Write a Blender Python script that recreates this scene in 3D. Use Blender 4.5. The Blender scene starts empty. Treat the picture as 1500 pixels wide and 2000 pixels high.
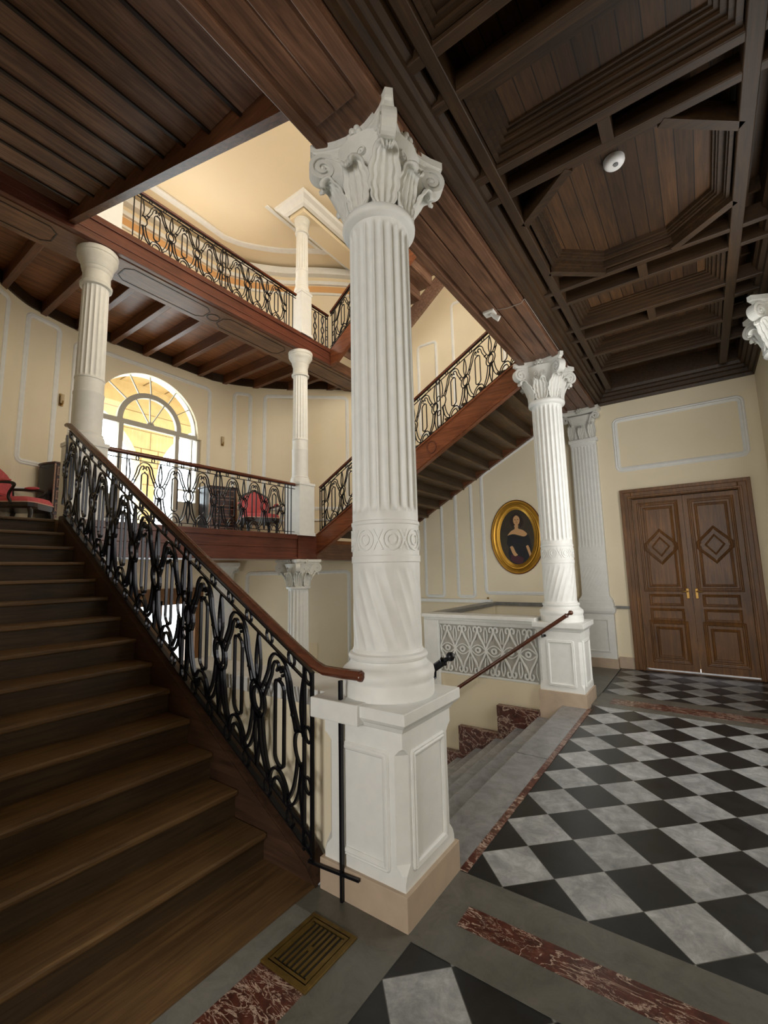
import bpy, math, random
from mathutils import Vector, Matrix
random.seed(7)
sc = bpy.context.scene
COL = sc.collection
PI = math.pi
# ------------------------------------------------------------------ camera
cd = bpy.data.cameras.new('camera'); cam = bpy.data.objects.new('camera', cd); COL.objects.link(cam)
sc.camera = cam
cd.sensor_fit = 'AUTO'; cd.sensor_width = 36.0; cd.lens = 868.0/2000*36.0
cd.clip_start = 0.02; cd.clip_end = 200
YAW, PITCH, ROLL = 6.17326467e-01, 1.31348360e-01, 2.19877041e-02
cy_, sy_ = math.cos(YAW), math.sin(YAW)
fwd = Vector((-sy_*math.cos(PITCH), cy_*math.cos(PITCH), math.sin(PITCH)))
rgt = Vector((cy_, sy_, 0)); dwn = -(rgt.cross(fwd))
c_, s_ = math.cos(ROLL), math.sin(ROLL)
r2 = c_*rgt + s_*dwn; d2 = -s_*rgt + c_*dwn
cam.matrix_world = Matrix(((r2.x, -d2.x, -fwd.x, 0), (r2.y, -d2.y, -fwd.y, 0), (r2.z, -d2.z, -fwd.z, 1.5), (0, 0, 0, 1)))
# ------------------------------------------------------------------ world, lights, exposure
sc.view_settings.view_transform = 'Standard'; sc.view_settings.look = 'None'
sc.view_settings.gamma = 1.0; sc.view_settings.exposure = 1.05
sc.cycles.max_bounces = 7; sc.cycles.diffuse_bounces = 4; sc.cycles.glossy_bounces = 3
sc.cycles.sample_clamp_indirect = 6.0; sc.cycles.caustics_reflective = False; sc.cycles.caustics_refractive = False
W = bpy.data.worlds.new('sky'); sc.world = W; W.use_nodes = True
bg = W.node_tree.nodes['Background']; bg.inputs[0].default_value = (0.86, 0.93, 1.0, 1); bg.inputs[1].default_value = 5.0
def area(name, loc, rot, sx, sy, power, col, portal=False):
    l = bpy.data.lights.new(name, 'AREA'); l.shape = 'RECTANGLE'; l.size = sx; l.size_y = sy
    l.energy = power; l.color = col
    if portal: l.cycles.is_portal = True
    o = bpy.data.objects.new(name, l); COL.objects.link(o); o.location = loc; o.rotation_euler = rot
    return o
XG = -5.2      # gallery edge plane
WX = -7.4      # flat part of the bay wall
WCY = 3.65     # window axis
# sky light entering the bay window, the garden door and the upper bay window
area('portal_window', (WX-0.25, WCY, 3.5), (0, -PI/2, 0), 2.7, 1.9, 1, (1,1,1), True)
area('portal_door', (WX-0.25, 4.0, 0.2), (0, -PI/2, 0), 2.6, 1.3, 1, (1,1,1), True)
# unseen area lamps added to brighten hall, second floor, upper bay and ground floor
area('hall_fill_light', (-0.2, -4.6, 2.0), (PI/2, 0, 0), 1.7, 2.6, 92, (1.0, 0.975, 0.94))  # added lamp, stands in for presumed windows behind the camera
area('side_fill_light', (0.78, 4.3, 2.3), (0, PI/2, 0), 2.6, 2.2, 36, (1.0, 0.975, 0.94))  # added lamp for the far hall, in place of a supposed right wall window
area('second_floor_fill_light', (-0.9, 3.6, 6.0), (0, PI/2+0.0, 0), 2.6, 5.0, 74, (1.0, 0.9, 0.74))  # added fill facing the stairwell, no window built behind it
area('upper_bay_fill_light', (-7.15, 3.6, 6.3), (0, -PI/2, 0), 1.5, 1.6, 18, (1.0, 0.93, 0.82))  # added fill just inside the upper bay
area('ground_floor_fill_light', (-5.9, -0.2, 0.3), (PI/2, 0, 0.0), 2.0, 1.5, 70, (1.0, 0.95, 0.86))  # added fill below the landing, without a source of its own

# ------------------------------------------------------------------ materials
MATS = {}
def newmat(name):
    m = bpy.data.materials.new(name); m.use_nodes = True; MATS[name] = m
    return m, m.node_tree.nodes, m.node_tree.links, m.node_tree.nodes['Principled BSDF']
def lin(r, g, b):
    f = lambda v: ((v/255+0.055)/1.055)**2.4 if v > 10 else v/255/12.92
    return (f(r), f(g), f(b), 1)
def N(n, t, **k):
    x = n.new(t)
    for a, v in k.items():
        if a in x.inputs: x.inputs[a].default_value = v
        else: setattr(x, a, v)
    return x
def ramp(n, stops):
    r = n.new('ShaderNodeValToRGB'); e = r.color_ramp.elements
    while len(e) < len(stops): e.new(0.5)
    for el, (p, c) in zip(e, stops): el.position = p; el.color = c
    return r
def plain(name, c, rough=0.6, metal=0.0, var=0.0, bump=0.0, nscale=6.0, spec=0.5):
    m, n, l, b = newmat(name); b.inputs['Roughness'].default_value = rough; b.inputs['Metallic'].default_value = metal
    b.inputs['Base Color'].default_value = c; b.inputs['Specular IOR Level'].default_value = spec
    if var or bump:
        tc = n.new('ShaderNodeTexCoord'); no = N(n, 'ShaderNodeTexNoise', Scale=nscale, Detail=5.0)
        l.new(tc.outputs['Object'], no.inputs['Vector'])
        if var:
            d = tuple(max(0, v*(1-var)) for v in c[:3])+(1,); u = tuple(min(1, v*(1+var*0.5)) for v in c[:3])+(1,)
            r = ramp(n, [(0.3, d), (0.7, u)]); l.new(no.outputs['Fac'], r.inputs[0]); l.new(r.outputs[0], b.inputs['Base Color'])
        if bump:
            bp = N(n, 'ShaderNodeBump', Strength=bump, Distance=0.01); l.new(no.outputs['Fac'], bp.inputs['Height']); l.new(bp.outputs[0], b.inputs['Normal'])
    return m
def wood(name, dark, light, axis='X', rough=0.45, plank=None, tone=0.35, gap=0.012, spec=0.4):
    """grain runs along axis; plank = (across axis, width) gives each board its own tone and a dark joint"""
    m, n, l, b = newmat(name); b.inputs['Roughness'].default_value = rough; b.inputs['Specular IOR Level'].default_value = spec
    tc = n.new('ShaderNodeTexCoord'); mp = n.new('ShaderNodeMapping'); l.new(tc.outputs['Object'], mp.inputs[0])
    s = [22.0, 22.0, 22.0]; s['XYZ'.index(axis)] = 1.3; mp.inputs['Scale'].default_value = s
    no = N(n, 'ShaderNodeTexNoise', Scale=1.6, Detail=7.0, Roughness=0.62, Distortion=0.9); l.new(mp.outputs[0], no.inputs['Vector'])
    r = ramp(n, [(0.28, dark), (0.52, tuple((a+c)/2 for a, c in zip(dark, light))), (0.74, light)]); l.new(no.outputs['Fac'], r.inputs[0])
    out = r.outputs[0]
    big = N(n, 'ShaderNodeTexNoise', Scale=2.2, Detail=3.0); l.new(tc.outputs['Object'], big.inputs['Vector'])
    mr = N(n, 'ShaderNodeMapRange'); mr.inputs[1].default_value = 0.3; mr.inputs[2].default_value = 0.7; mr.inputs[3].default_value = 0.75; mr.inputs[4].default_value = 1.2
    l.new(big.outputs['Fac'], mr.inputs[0])
    mx = N(n, 'ShaderNodeVectorMath', operation='SCALE'); l.new(out, mx.inputs[0]); l.new(mr.outputs[0], mx.inputs['Scale']); out = mx.outputs[0]
    if plank:
        ax, wd = plank
        sp = n.new('ShaderNodeSeparateXYZ'); l.new(tc.outputs['Object'], sp.inputs[0])
        dv = N(n, 'ShaderNodeMath', operation='DIVIDE'); l.new(sp.outputs['XYZ'.index(ax)], dv.inputs[0]); dv.inputs[1].default_value = wd
        fl = N(n, 'ShaderNodeMath', operation='FLOOR'); l.new(dv.outputs[0], fl.inputs[0])
        wn = N(n, 'ShaderNodeTexWhiteNoise', noise_dimensions='1D'); l.new(fl.outputs[0], wn.inputs['W'])
        m2 = N(n, 'ShaderNodeMapRange'); m2.inputs[3].default_value = 1-tone; m2.inputs[4].default_value = 1+tone*1.4; l.new(wn.outputs[0], m2.inputs[0])
        mx2 = N(n, 'ShaderNodeVectorMath', operation='SCALE'); l.new(out, mx2.inputs[0]); l.new(m2.outputs[0], mx2.inputs['Scale'])
        fr = N(n, 'ShaderNodeMath', operation='FRACT'); l.new(dv.outputs[0], fr.inputs[0])
        pp = N(n, 'ShaderNodeMath', operation='PINGPONG'); l.new(fr.outputs[0], pp.inputs[0]); pp.inputs[1].default_value = 0.5
        gt = N(n, 'ShaderNodeMath', operation='GREATER_THAN'); l.new(pp.outputs[0], gt.inputs[0]); gt.inputs[1].default_value = gap/wd/2
        mg = N(n, 'ShaderNodeMix', data_type='RGBA'); l.new(gt.outputs[0], mg.inputs[0]); mg.inputs[6].default_value = tuple(v*0.12 for v in dark[:3])+(1,)
        l.new(mx2.outputs[0], mg.inputs[7]); out = mg.outputs[2]
    l.new(out, b.inputs['Base Color'])
    bp = N(n, 'ShaderNodeBump', Strength=0.18, Distance=0.004); l.new(no.outputs['Fac'], bp.inputs['Height']); l.new(bp.outputs[0], b.inputs['Normal'])
    return m
def marble(name, base, vein, rough=0.3, scale=5.0, veinw=0.04, amount=0.5, spots=None):
    m, n, l, b = newmat(name); b.inputs['Roughness'].default_value = rough
    tc = n.new('ShaderNodeTexCoord'); d = N(n, 'ShaderNodeTexNoise', Scale=scale*0.8, Detail=6.0)
    l.new(tc.outputs['Object'], d.inputs['Vector'])
    mxv = N(n, 'ShaderNodeMix', data_type='VECTOR'); mxv.inputs[0].default_value = amount
    l.new(tc.outputs['Object'], mxv.inputs[4]); l.new(d.outputs['Color'], mxv.inputs[5])
    v = N(n, 'ShaderNodeTexVoronoi', feature='DISTANCE_TO_EDGE', Scale=scale*1.5); l.new(mxv.outputs[1], v.inputs['Vector'])
    th = N(n, 'ShaderNodeTexNoise', Scale=scale*1.7, Detail=4.0); l.new(tc.outputs['Object'], th.inputs['Vector'])
    mul = N(n, 'ShaderNodeMath', operation='MULTIPLY'); l.new(th.outputs['Fac'], mul.inputs[0]); mul.inputs[1].default_value = veinw*2
    sub = N(n, 'ShaderNodeMath', operation='SUBTRACT'); l.new(mul.outputs[0], sub.inputs[0]); l.new(v.outputs['Distance'], sub.inputs[1])
    mr = N(n, 'ShaderNodeMapRange'); mr.inputs[1].default_value = -veinw*0.5; mr.inputs[2].default_value = veinw*0.9; l.new(sub.outputs[0], mr.inputs[0])
    cl = N(n, 'ShaderNodeTexNoise', Scale=scale*3, Detail=8.0, Roughness=0.7); l.new(tc.outputs['Object'], cl.inputs['Vector'])
    rr = ramp(n, [(0.3, tuple(x*0.72 for x in base[:3])+(1,)), (0.7, tuple(min(1, x*1.25) for x in base[:3])+(1,))]); l.new(cl.outputs['Fac'], rr.inputs[0])
    mg = N(n, 'ShaderNodeMix', data_type='RGBA'); l.new(mr.outputs[0], mg.inputs[0]); l.new(rr.outputs[0], mg.inputs[6]); mg.inputs[7].default_value = vein
    l.new(mg.outputs[2], b.inputs['Base Color'])
    return m
def checker_floor(name='checker_marble', x0=-0.92, y0=2.39):
    m, n, l, b = newmat(name)
    tc = n.new('ShaderNodeTexCoord'); sp = n.new('ShaderNodeSeparateXYZ'); l.new(tc.outputs['Object'], sp.inputs[0])
    def M(op, a, c=None):
        x = N(n, 'ShaderNodeMath', operation=op)
        for i, v in enumerate((a, c)):
            if v is None: continue
            if isinstance(v, (int, float)): x.inputs[i].default_value = v
            else: l.new(v, x.inputs[i])
        return x.outputs[0]
    u = M('DIVIDE', M('SUBTRACT', sp.outputs[0], x0), 0.1885); v = M('DIVIDE', M('SUBTRACT', sp.outputs[1], y0), 0.1895)
    p = M('ADD', M('DIVIDE', M('ADD', u, v), 2.0), 0.5); q = M('ADD', M('DIVIDE', M('SUBTRACT', u, v), 2.0), 0.5)
    fp, fq = M('FLOOR', p), M('FLOOR', q)
    par = M('PINGPONG', M('ADD', fp, fq), 1.0)       # 0 light, 1 black
    cmb = n.new('ShaderNodeCombineXYZ'); l.new(fp, cmb.inputs[0]); l.new(fq, cmb.inputs[1])
    wn = N(n, 'ShaderNodeTexWhiteNoise', noise_dimensions='2D'); l.new(cmb.outputs[0], wn.inputs['Vector'])
    # shift the pattern of every slab so neighbours differ
    vm = N(n, 'ShaderNodeVectorMath', operation='MULTIPLY_ADD'); l.new(wn.outputs['Color'], vm.inputs[0]); vm.inputs[1].default_value = (9, 9, 9); l.new(tc.outputs['Object'], vm.inputs[2])
    no = N(n, 'ShaderNodeTexNoise', Scale=9.0, Detail=12.0, Roughness=0.74, Distortion=0.5); l.new(vm.outputs[0], no.inputs['Vector'])
    g = ramp(n, [(0.3, lin(112, 115, 116)), (0.5, lin(152, 155, 156)), (0.70, lin(190, 193, 194))]); l.new(no.outputs['Fac'], g.inputs[0])
    k = ramp(n, [(0.35, lin(20, 22, 23)), (0.75, lin(40, 43, 44))]); l.new(no.outputs['Fac'], k.inputs[0])
    mr = N(n, 'ShaderNodeMapRange'); mr.inputs[3].default_value = 0.8; mr.inputs[4].default_value = 1.12; l.new(wn.outputs['Value'], mr.inputs[0])
    sc2 = N(n, 'ShaderNodeVectorMath', operation='SCALE'); l.new(g.outputs[0], sc2.inputs[0]); l.new(mr.outputs[0], sc2.inputs['Scale'])
    mg = N(n, 'ShaderNodeMix', data_type='RGBA'); l.new(par, mg.inputs[0]); l.new(sc2.outputs[0], mg.inputs[6]); l.new(k.outputs[0], mg.inputs[7])
    e1 = M('PINGPONG', M('FRACT', p), 0.5); e2 = M('PINGPONG', M('FRACT', q), 0.5)
    gr = M('LESS_THAN', M('MINIMUM', e1, e2), 0.006)
    m3 = N(n, 'ShaderNodeMix', data_type='RGBA'); l.new(gr, m3.inputs[0]); l.new(mg.outputs[2], m3.inputs[6]); m3.inputs[7].default_value = lin(95, 95, 90)
    l.new(m3.outputs[2], b.inputs['Base Color'])
    rn = N(n, 'ShaderNodeMapRange'); rn.inputs[3].default_value = 0.22; rn.inputs[4].default_value = 0.42; l.new(no.outputs['Fac'], rn.inputs[0]); l.new(rn.outputs[0], b.inputs['Roughness'])
    b.inputs['Specular IOR Level'].default_value = 0.4
    return m
def glassmat():
    m, n, l, b = newmat('glass')
    out = n['Material Output']; tr = N(n, 'ShaderNodeBsdfTransparent'); gl = N(n, 'ShaderNodeBsdfGlossy', Roughness=0.03)
    mx = n.new('ShaderNodeMixShader'); mx.inputs[0].default_value = 0.05
    tr.inputs[0].default_value = (0.96, 0.98, 0.97, 1)
    l.new(tr.outputs[0], mx.inputs[1]); l.new(gl.outputs[0], mx.inputs[2]); l.new(mx.outputs[0], out.inputs[0]); return m
def stone(name, base, rough=0.33):
    m, n, l, b = newmat(name); b.inputs['Roughness'].default_value = rough
    tc = n.new('ShaderNodeTexCoord'); no = N(n, 'ShaderNodeTexNoise', Scale=7.0, Detail=12.0, Roughness=0.76, Distortion=0.6); l.new(tc.outputs['Object'], no.inputs['Vector'])
    r = ramp(n, [(0.28, tuple(v*0.62 for v in base[:3])+(1,)), (0.5, base), (0.64, tuple(min(1, v*1.2) for v in base[:3])+(1,)), (0.75, tuple(min(1, v*1.55) for v in base[:3])+(1,))])
    l.new(no.outputs['Fac'], r.inputs[0]); l.new(r.outputs[0], b.inputs['Base Color']); return m
def redmarble():
    m, n, l, b = newmat('red_marble'); b.inputs['Roughness'].default_value = 0.28
    tc = n.new('ShaderNodeTexCoord'); mp = n.new('ShaderNodeMapping'); mp.inputs['Rotation'].default_value = (0.5, 0.4, 0.7); mp.inputs['Scale'].default_value = (1.0, 2.2, 1.3); l.new(tc.outputs['Object'], mp.inputs[0])
    def band(scale, lo, hi, dist):
        no = N(n, 'ShaderNodeTexNoise', Scale=scale, Detail=7.0, Roughness=0.6, Distortion=dist); l.new(mp.outputs[0], no.inputs['Vector'])
        s_ = N(n, 'ShaderNodeMath', operation='SUBTRACT'); l.new(no.outputs['Fac'], s_.inputs[0]); s_.inputs[1].default_value = 0.5
        ab = N(n, 'ShaderNodeMath', operation='ABSOLUTE'); l.new(s_.outputs[0], ab.inputs[0])
        mr = N(n, 'ShaderNodeMapRange'); mr.inputs[1].default_value = hi; mr.inputs[2].default_value = lo; l.new(ab.outputs[0], mr.inputs[0]); return mr.outputs[0]
    v1 = band(4.5, 0.004, 0.022, 1.6); v2 = band(14, 0.002, 0.02, 1.0)
    pt = N(n, 'ShaderNodeTexNoise', Scale=3.0, Detail=3.0); l.new(tc.outputs['Object'], pt.inputs['Vector'])
    pm = N(n, 'ShaderNodeMapRange'); pm.inputs[1].default_value = 0.47; pm.inputs[2].default_value = 0.6; l.new(pt.outputs['Fac'], pm.inputs[0])
    m2 = N(n, 'ShaderNodeMath', operation='MULTIPLY'); l.new(v2, m2.inputs[0]); l.new(pm.outputs[0], m2.inputs[1])
    mxx = N(n, 'ShaderNodeMath', operation='MAXIMUM'); l.new(v1, mxx.inputs[0]); l.new(m2.outputs[0], mxx.inputs[1])
    cl = N(n, 'ShaderNodeTexNoise', Scale=16, Detail=6.0, Roughness=0.7); l.new(tc.outputs['Object'], cl.inputs['Vector'])
    r = ramp(n, [(0.3, lin(52, 26, 20)), (0.55, lin(88, 46, 36)), (0.75, lin(124, 76, 62))]); l.new(cl.outputs['Fac'], r.inputs[0])
    mg = N(n, 'ShaderNodeMix', data_type='RGBA'); l.new(mxx.outputs[0], mg.inputs[0]); l.new(r.outputs[0], mg.inputs[6]); mg.inputs[7].default_value = lin(190, 168, 152)
    l.new(mg.outputs[2], b.inputs['Base Color']); return m
CREAM = plain('cream_paint', lin(237, 225, 197), 0.7, var=0.05, nscale=1.5)
CREAM2 = plain('pale_cream_paint', lin(238, 222, 190), 0.75, var=0.03, nscale=1.2)
ORANGE = plain('apricot_paint', lin(222, 172, 116), 0.7)
WHITE = plain('white_paint', lin(234, 235, 232), 0.5, var=0.04, bump=0.05, nscale=14)
PLASTER = plain('white_plaster', lin(222, 222, 216), 0.6, var=0.05, bump=0.12, nscale=22)
STONEBASE = plain('beige_stone', lin(190, 170, 148), 0.5, var=0.12, nscale=8)
IRON = plain('black_iron', lin(26, 26, 32), 0.28, metal=0.55, spec=0.6)
BRASS = plain('brass', lin(140, 108, 56), 0.35, metal=0.8)
GOLD = plain('gilt', lin(206, 156, 62), 0.36, metal=0.75, var=0.15)
CHECK = checker_floor(); CHECKN = checker_floor('checker_marble_near', -0.924, 1.49)
GREY = stone('grey_marble', lin(122, 122, 118))
GREYD = stone('dark_grey_marble', lin(100, 99, 92), 0.35)
TREADST = stone('stair_marble', lin(134, 135, 136), 0.26)
RED = redmarble()
D1, L1 = lin(62, 36, 22), lin(122, 76, 46)
BEAMW = wood('oak_beam_y', lin(74, 50, 38), lin(138, 100, 76), 'Y', 0.35)
BEAMX = wood('oak_beam_x', lin(66, 38, 24), lin(126, 80, 52), 'X', 0.4)
CEILW = wood('dark_ceiling_oak', lin(38, 26, 15), lin(72, 50, 28), 'Y', 0.5)
CEILX = wood('dark_ceiling_oak_x', lin(38, 26, 15), lin(72, 50, 28), 'X', 0.5)
CEILP = wood('ceiling_boards', lin(48, 33, 20), lin(86, 58, 33), 'Y', 0.5, ('X', 0.105), 0.42, 0.006)
SOFF = wood('landing_boards', lin(96, 58, 34), lin(158, 104, 64), 'Y', 0.4, ('X', 0.11), 0.12, 0.006)
STAIRU = wood('stair_underside', lin(86, 64, 54), lin(160, 126, 106), 'Y', 0.42)
STRING1 = wood('front_stringer_oak', lin(46, 33, 25), lin(84, 60, 45), 'X', 0.35)
STRING = wood('stringer_oak', lin(92, 50, 32), lin(148, 88, 56), 'X', 0.3)
FASCIA = wood('fascia_mahogany', lin(76, 42, 32), lin(118, 68, 52), 'Y', 0.28)
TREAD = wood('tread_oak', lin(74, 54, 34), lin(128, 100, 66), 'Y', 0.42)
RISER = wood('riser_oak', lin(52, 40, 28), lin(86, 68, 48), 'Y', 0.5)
HAND = wood('handrail_mahogany', lin(66, 34, 22), lin(112, 62, 42), 'X', 0.2, spec=0.6)
HANDY = wood('handrail_mahogany_y', lin(70, 32, 20), lin(112, 58, 36), 'Y', 0.22, spec=0.6)
DOORW = wood('door_oak', lin(80, 50, 24), lin(138, 94, 48), 'Z', 0.42)
DOORX = wood('door_oak_x', lin(76, 48, 22), lin(132, 90, 46), 'X', 0.42)
SAND = plain('sandstone', lin(176, 150, 104), 0.8, var=0.14, nscale=5)
GLASS = glassmat()
JOINT = plain('mortar', lin(120, 96, 62), 0.9)
LATB = plain('recess_shade', lin(196, 194, 188), 0.7)  # greyed so the shadow behind the lattice scrolls is in the colour
WINF = plain('window_paint', lin(176, 172, 160), 0.5)

# ------------------------------------------------------------------ mesh helpers
def ident(u, v, w): return (u, v, w)
class MB:
    def __init__(s): s.v = []; s.f = []; s.mi = []; s.cur = 0
    def face(s, idx): s.f.append(tuple(idx)); s.mi.append(s.cur)
    def box(s, x0, x1, y0, y1, z0, z1, bev=0.0):
        if x0 > x1: x0, x1 = x1, x0
        if y0 > y1: y0, y1 = y1, y0
        if z0 > z1: z0, z1 = z1, z0
        b = len(s.v)
        s.v += [(x0,y0,z0),(x1,y0,z0),(x1,y1,z0),(x0,y1,z0),(x0,y0,z1),(x1,y0,z1),(x1,y1,z1),(x0,y1,z1)]
        for q in ((0,3,2,1),(4,5,6,7),(0,1,5,4),(1,2,6,5),(2,3,7,6),(3,0,4,7)): s.face([b+i for i in q])
        return s
    def prism(s, poly, lo, hi, axis='Z'):
        """poly in the two other axes: Z->(x,y), Y->(x,z), X->(y,z)"""
        b = len(s.v); n = len(poly)
        for h in (lo, hi):
            for a, c in poly:
                s.v.append((a, c, h) if axis == 'Z' else (a, h, c) if axis == 'Y' else (h, a, c))
        s.face([b+i for i in range(n)][::-1]); s.face([b+n+i for i in range(n)])
        for i in range(n):
            j = (i+1) % n; s.face((b+i, b+j, b+n+j, b+n+i))
        return s
    def loft(s, rings, close=True, cap=True):
        b = len(s.v); n = len(rings[0])
        for r in rings: s.v += [tuple(p) for p in r]
        for k in range(len(rings)-1):
            for i in range(n if close else n-1):
                j = (i+1) % n
                s.face((b+k*n+i, b+k*n+j, b+(k+1)*n+j, b+(k+1)*n+i))
        if cap:
            s.face([b+i for i in range(n)][::-1]); s.face([b+(len(rings)-1)*n+i for i in range(n)])
        return s
    def lathe(s, prof, cx, cy, n=32, mod=None, cap=True):
        rings = []
        for r, z in prof:
            rings.append([(cx+(r if mod is None else mod(r, z, 2*PI*i/n))*math.cos(2*PI*i/n), cy+(r if mod is None else mod(r, z, 2*PI*i/n))*math.sin(2*PI*i/n), z) for i in range(n)])
        return s.loft(rings, True, cap)
    def ribbon(s, pts, w, d, mp, closed=False, o0=0.0, prof=None):
        """section swept along a path in (u,v); mp maps (u,v,out) to the world. prof: [(side, out)] instead of a rectangle w x d"""
        n = len(pts); rings = []
        if prof is None: prof = [(-w/2, o0), (w/2, o0), (w/2, o0+d), (-w/2, o0+d)]
        for i, (u, v) in enumerate(pts):
            a = pts[i-1] if (i > 0 or closed) else pts[i]
            c = pts[(i+1) % n] if (i < n-1 or closed) else pts[i]
            d1 = (u-a[0], v-a[1]); d2_ = (c[0]-u, c[1]-v)
            def nz(q):
                L = math.hypot(*q); return (q[0]/L, q[1]/L) if L > 1e-9 else None
            e1, e2 = nz(d1), nz(d2_)
            if e1 is None: e1 = e2
            if e2 is None: e2 = e1
            t = nz((e1[0]+e2[0], e1[1]+e2[1])) or e1
            nn = (-t[1], t[0]); k = 1/max(0.45, t[0]*e1[0]+t[1]*e1[1])
            rings.append([mp(u+nn[0]*a_*k, v+nn[1]*a_*k, o_) for a_, o_ in prof])
        m = len(prof); b = len(s.v)
        for r in rings: s.v += [tuple(p) for p in r]
        for k in range(n if closed else n-1):
            k2 = (k+1) % n
            for i in range(m):
                j = (i+1) % m
                s.face((b+k*m+i, b+k*m+j, b+k2*m+j, b+k2*m+i))
        if not closed:
            s.face([b+i for i in range(m)][::-1]); s.face([b+(n-1)*m+i for i in range(m)])
        return s
    def tube(s, pts, r, n=10, cap=True):
        rings = []; pts = [Vector(p) for p in pts]; up = None
        for i, p in enumerate(pts):
            t = (pts[min(i+1, len(pts)-1)]-pts[max(i-1, 0)]).normalized()
            if up is None:
                up = Vector((0,0,1)) if abs(t.z) < 0.9 else Vector((1,0,0))
            a = t.cross(up).normalized(); c = a.cross(t).normalized(); up = c
            rr = r[i] if isinstance(r, (list, tuple)) else r
            rings.append([tuple(p+a*rr*math.cos(2*PI*k/n)+c*rr*math.sin(2*PI*k/n)) for k in range(n)])
        return s.loft(rings, True, cap)
    def ball(s, c, r, n=12, sq=(1,1,1)):
        rings = []
        for j in range(1, n//2):
            a = PI*j/(n//2)
            rings.append([(c[0]+r*sq[0]*math.sin(a)*math.cos(2*PI*i/n), c[1]+r*sq[1]*math.sin(a)*math.sin(2*PI*i/n), c[2]-r*sq[2]*math.cos(a)) for i in range(n)])
        return s.loft(rings)
    def build(s, name, mat, parent=None, label=None, kind=None, cat=None, group=None, smooth=False, bevel=0.0, origin=None, solid=0.0):
        off = Vector((0,0,0))
        if parent is not None:
            p = parent
            while p is not None: off += p.location; p = p.parent
        elif origin is not None: off = Vector(origin)
        me = bpy.data.meshes.new(name)
        me.from_pydata([(a-off.x, b-off.y, c-off.z) for a, b, c in s.v], [], s.f); me.update()
        for m in (mat if isinstance(mat, (list, tuple)) else [mat]): me.materials.append(m)
        if any(s.mi): me.polygons.foreach_set('material_index', s.mi)
        import bmesh
        bm = bmesh.new(); bm.from_mesh(me); bmesh.ops.recalc_face_normals(bm, faces=bm.faces); bm.to_mesh(me); bm.free()
        if smooth:
            me.polygons.foreach_set('use_smooth', [True]*len(me.polygons))
            try: me.set_sharp_from_angle(angle=math.radians(38))
            except Exception: pass
        o = bpy.data.objects.new(name, me); COL.objects.link(o)
        if parent is not None: o.parent = parent
        elif origin is not None: o.location = origin
        if solid:
            sm = o.modifiers.new('solid', 'SOLIDIFY'); sm.thickness = solid; sm.offset = 0
        if bevel:
            bv = o.modifiers.new('bevel', 'BEVEL'); bv.width = bevel; bv.segments = 2; bv.limit_method = 'ANGLE'; bv.angle_limit = math.radians(50)
        if label: o['label'] = label
        if kind: o['kind'] = kind
        if cat: o['category'] = cat
        if group: o['group'] = group
        return o
def thing(name, label, cat, loc=(0,0,0), group=None, kind=None):
    o = bpy.data.objects.new(name, None); COL.objects.link(o); o.location = loc; o.empty_display_size = 0.2
    o['label'] = label; o['category'] = cat
    if group: o['group'] = group
    if kind: o['kind'] = kind
    return o
def struct(mb, name, mat, **k):
    return mb.build(name, mat, kind='structure', **k)
def copy_tree(o, parent=None):
    c = o.copy(); COL.objects.link(c); c.parent = parent
    for ch in list(o.children): copy_tree(ch, c)
    return c
def rrect(u0, u1, v0, v1, r, n=5, notch=False):
    """rounded rectangle path"""
    p = []
    for cx, cy, a0 in ((u1-r, v1-r, 0), (u0+r, v1-r, PI/2), (u0+r, v0+r, PI), (u1-r, v0+r, 1.5*PI)):
        for k in range(n+1):
            a = a0+PI/2*k/n; p.append((cx+r*math.cos(a), cy+r*math.sin(a)))
    return p
def arc(cx, cy, r, a0, a1, n=12, ry=None):
    ry = r if ry is None else ry
    return [(cx+r*math.cos(math.radians(a0+(a1-a0)*k/n)), cy+ry*math.sin(math.radians(a0+(a1-a0)*k/n))) for k in range(n+1)]
MOULD = [(-0.035, 0), (0.035, 0), (0.035, 0.008), (0.022, 0.02), (0.004, 0.024), (-0.008, 0.014), (-0.022, 0.018), (-0.035, 0.006)]
def mould(w=0.07, d=0.024):
    return [(a*w/0.07, b*d/0.024) for a, b in MOULD]

# ================================================================== STRUCTURE
UPZ = 5.5; LZ = 2.08; GZ = -1.44; TOPZ = 7.9
# ---- floors
struct(MB().box(-1.12, 3.4, 1.7, 7.6, -0.25, 0.0), 'floor', CHECK)
struct(MB().box(-1.12, 3.4, -5, 1.7, -0.25, 0.0), 'floor', CHECKN)
m = MB()                                                       # grey border stones
m.box(-1.137, 3.4, 1.69, 1.868, -0.05, 0.003).box(-1.137, 3.4, 1.995, 2.19, -0.05, 0.003).box(-1.137, -0.995, 1.868, 1.995, -0.05, 0.003)
m.box(-1.66, -1.137, 1.57, 1.72, -0.25, 0.003).box(-1.137, -1.112, 1.57, 1.69, -0.25, 0.003).box(-1.31, -1.112, -5, 1.57, -0.25, 0.003)
m.box(-1.137, 0.8, 5.43, 5.57, -0.05, 0.003).box(-1.137, 0.8, 5.80, 6.0, -0.05, 0.003).box(-1.137, -0.98, 5.57, 5.80, -0.05, 0.003)
m.box(-1.66, -1.13, 5.75, 7.58, -0.25, 0.003)
struct(m, 'trim_1', GREYD)
m = MB()                                                       # red marble bands set in the border
m.prism([(-0.995, 1.868), (3.4, 1.868), (3.4, 1.995), (-0.995, 1.995)], -0.04, 0.004)
m.box(-0.98, 0.8, 5.57, 5.80, -0.04, 0.004).box(-1.142, -1.10, 2.2, 5.26, -0.25, 0.004).box(-1.545, -1.31, -5, 1.285, -0.25, 0.003)
struct(m, 'trim_2', RED)
struct(MB().box(-1.66, -1.545, -5, 1.57, -0.25, 0.004), 'trim_3', GREY)
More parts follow.
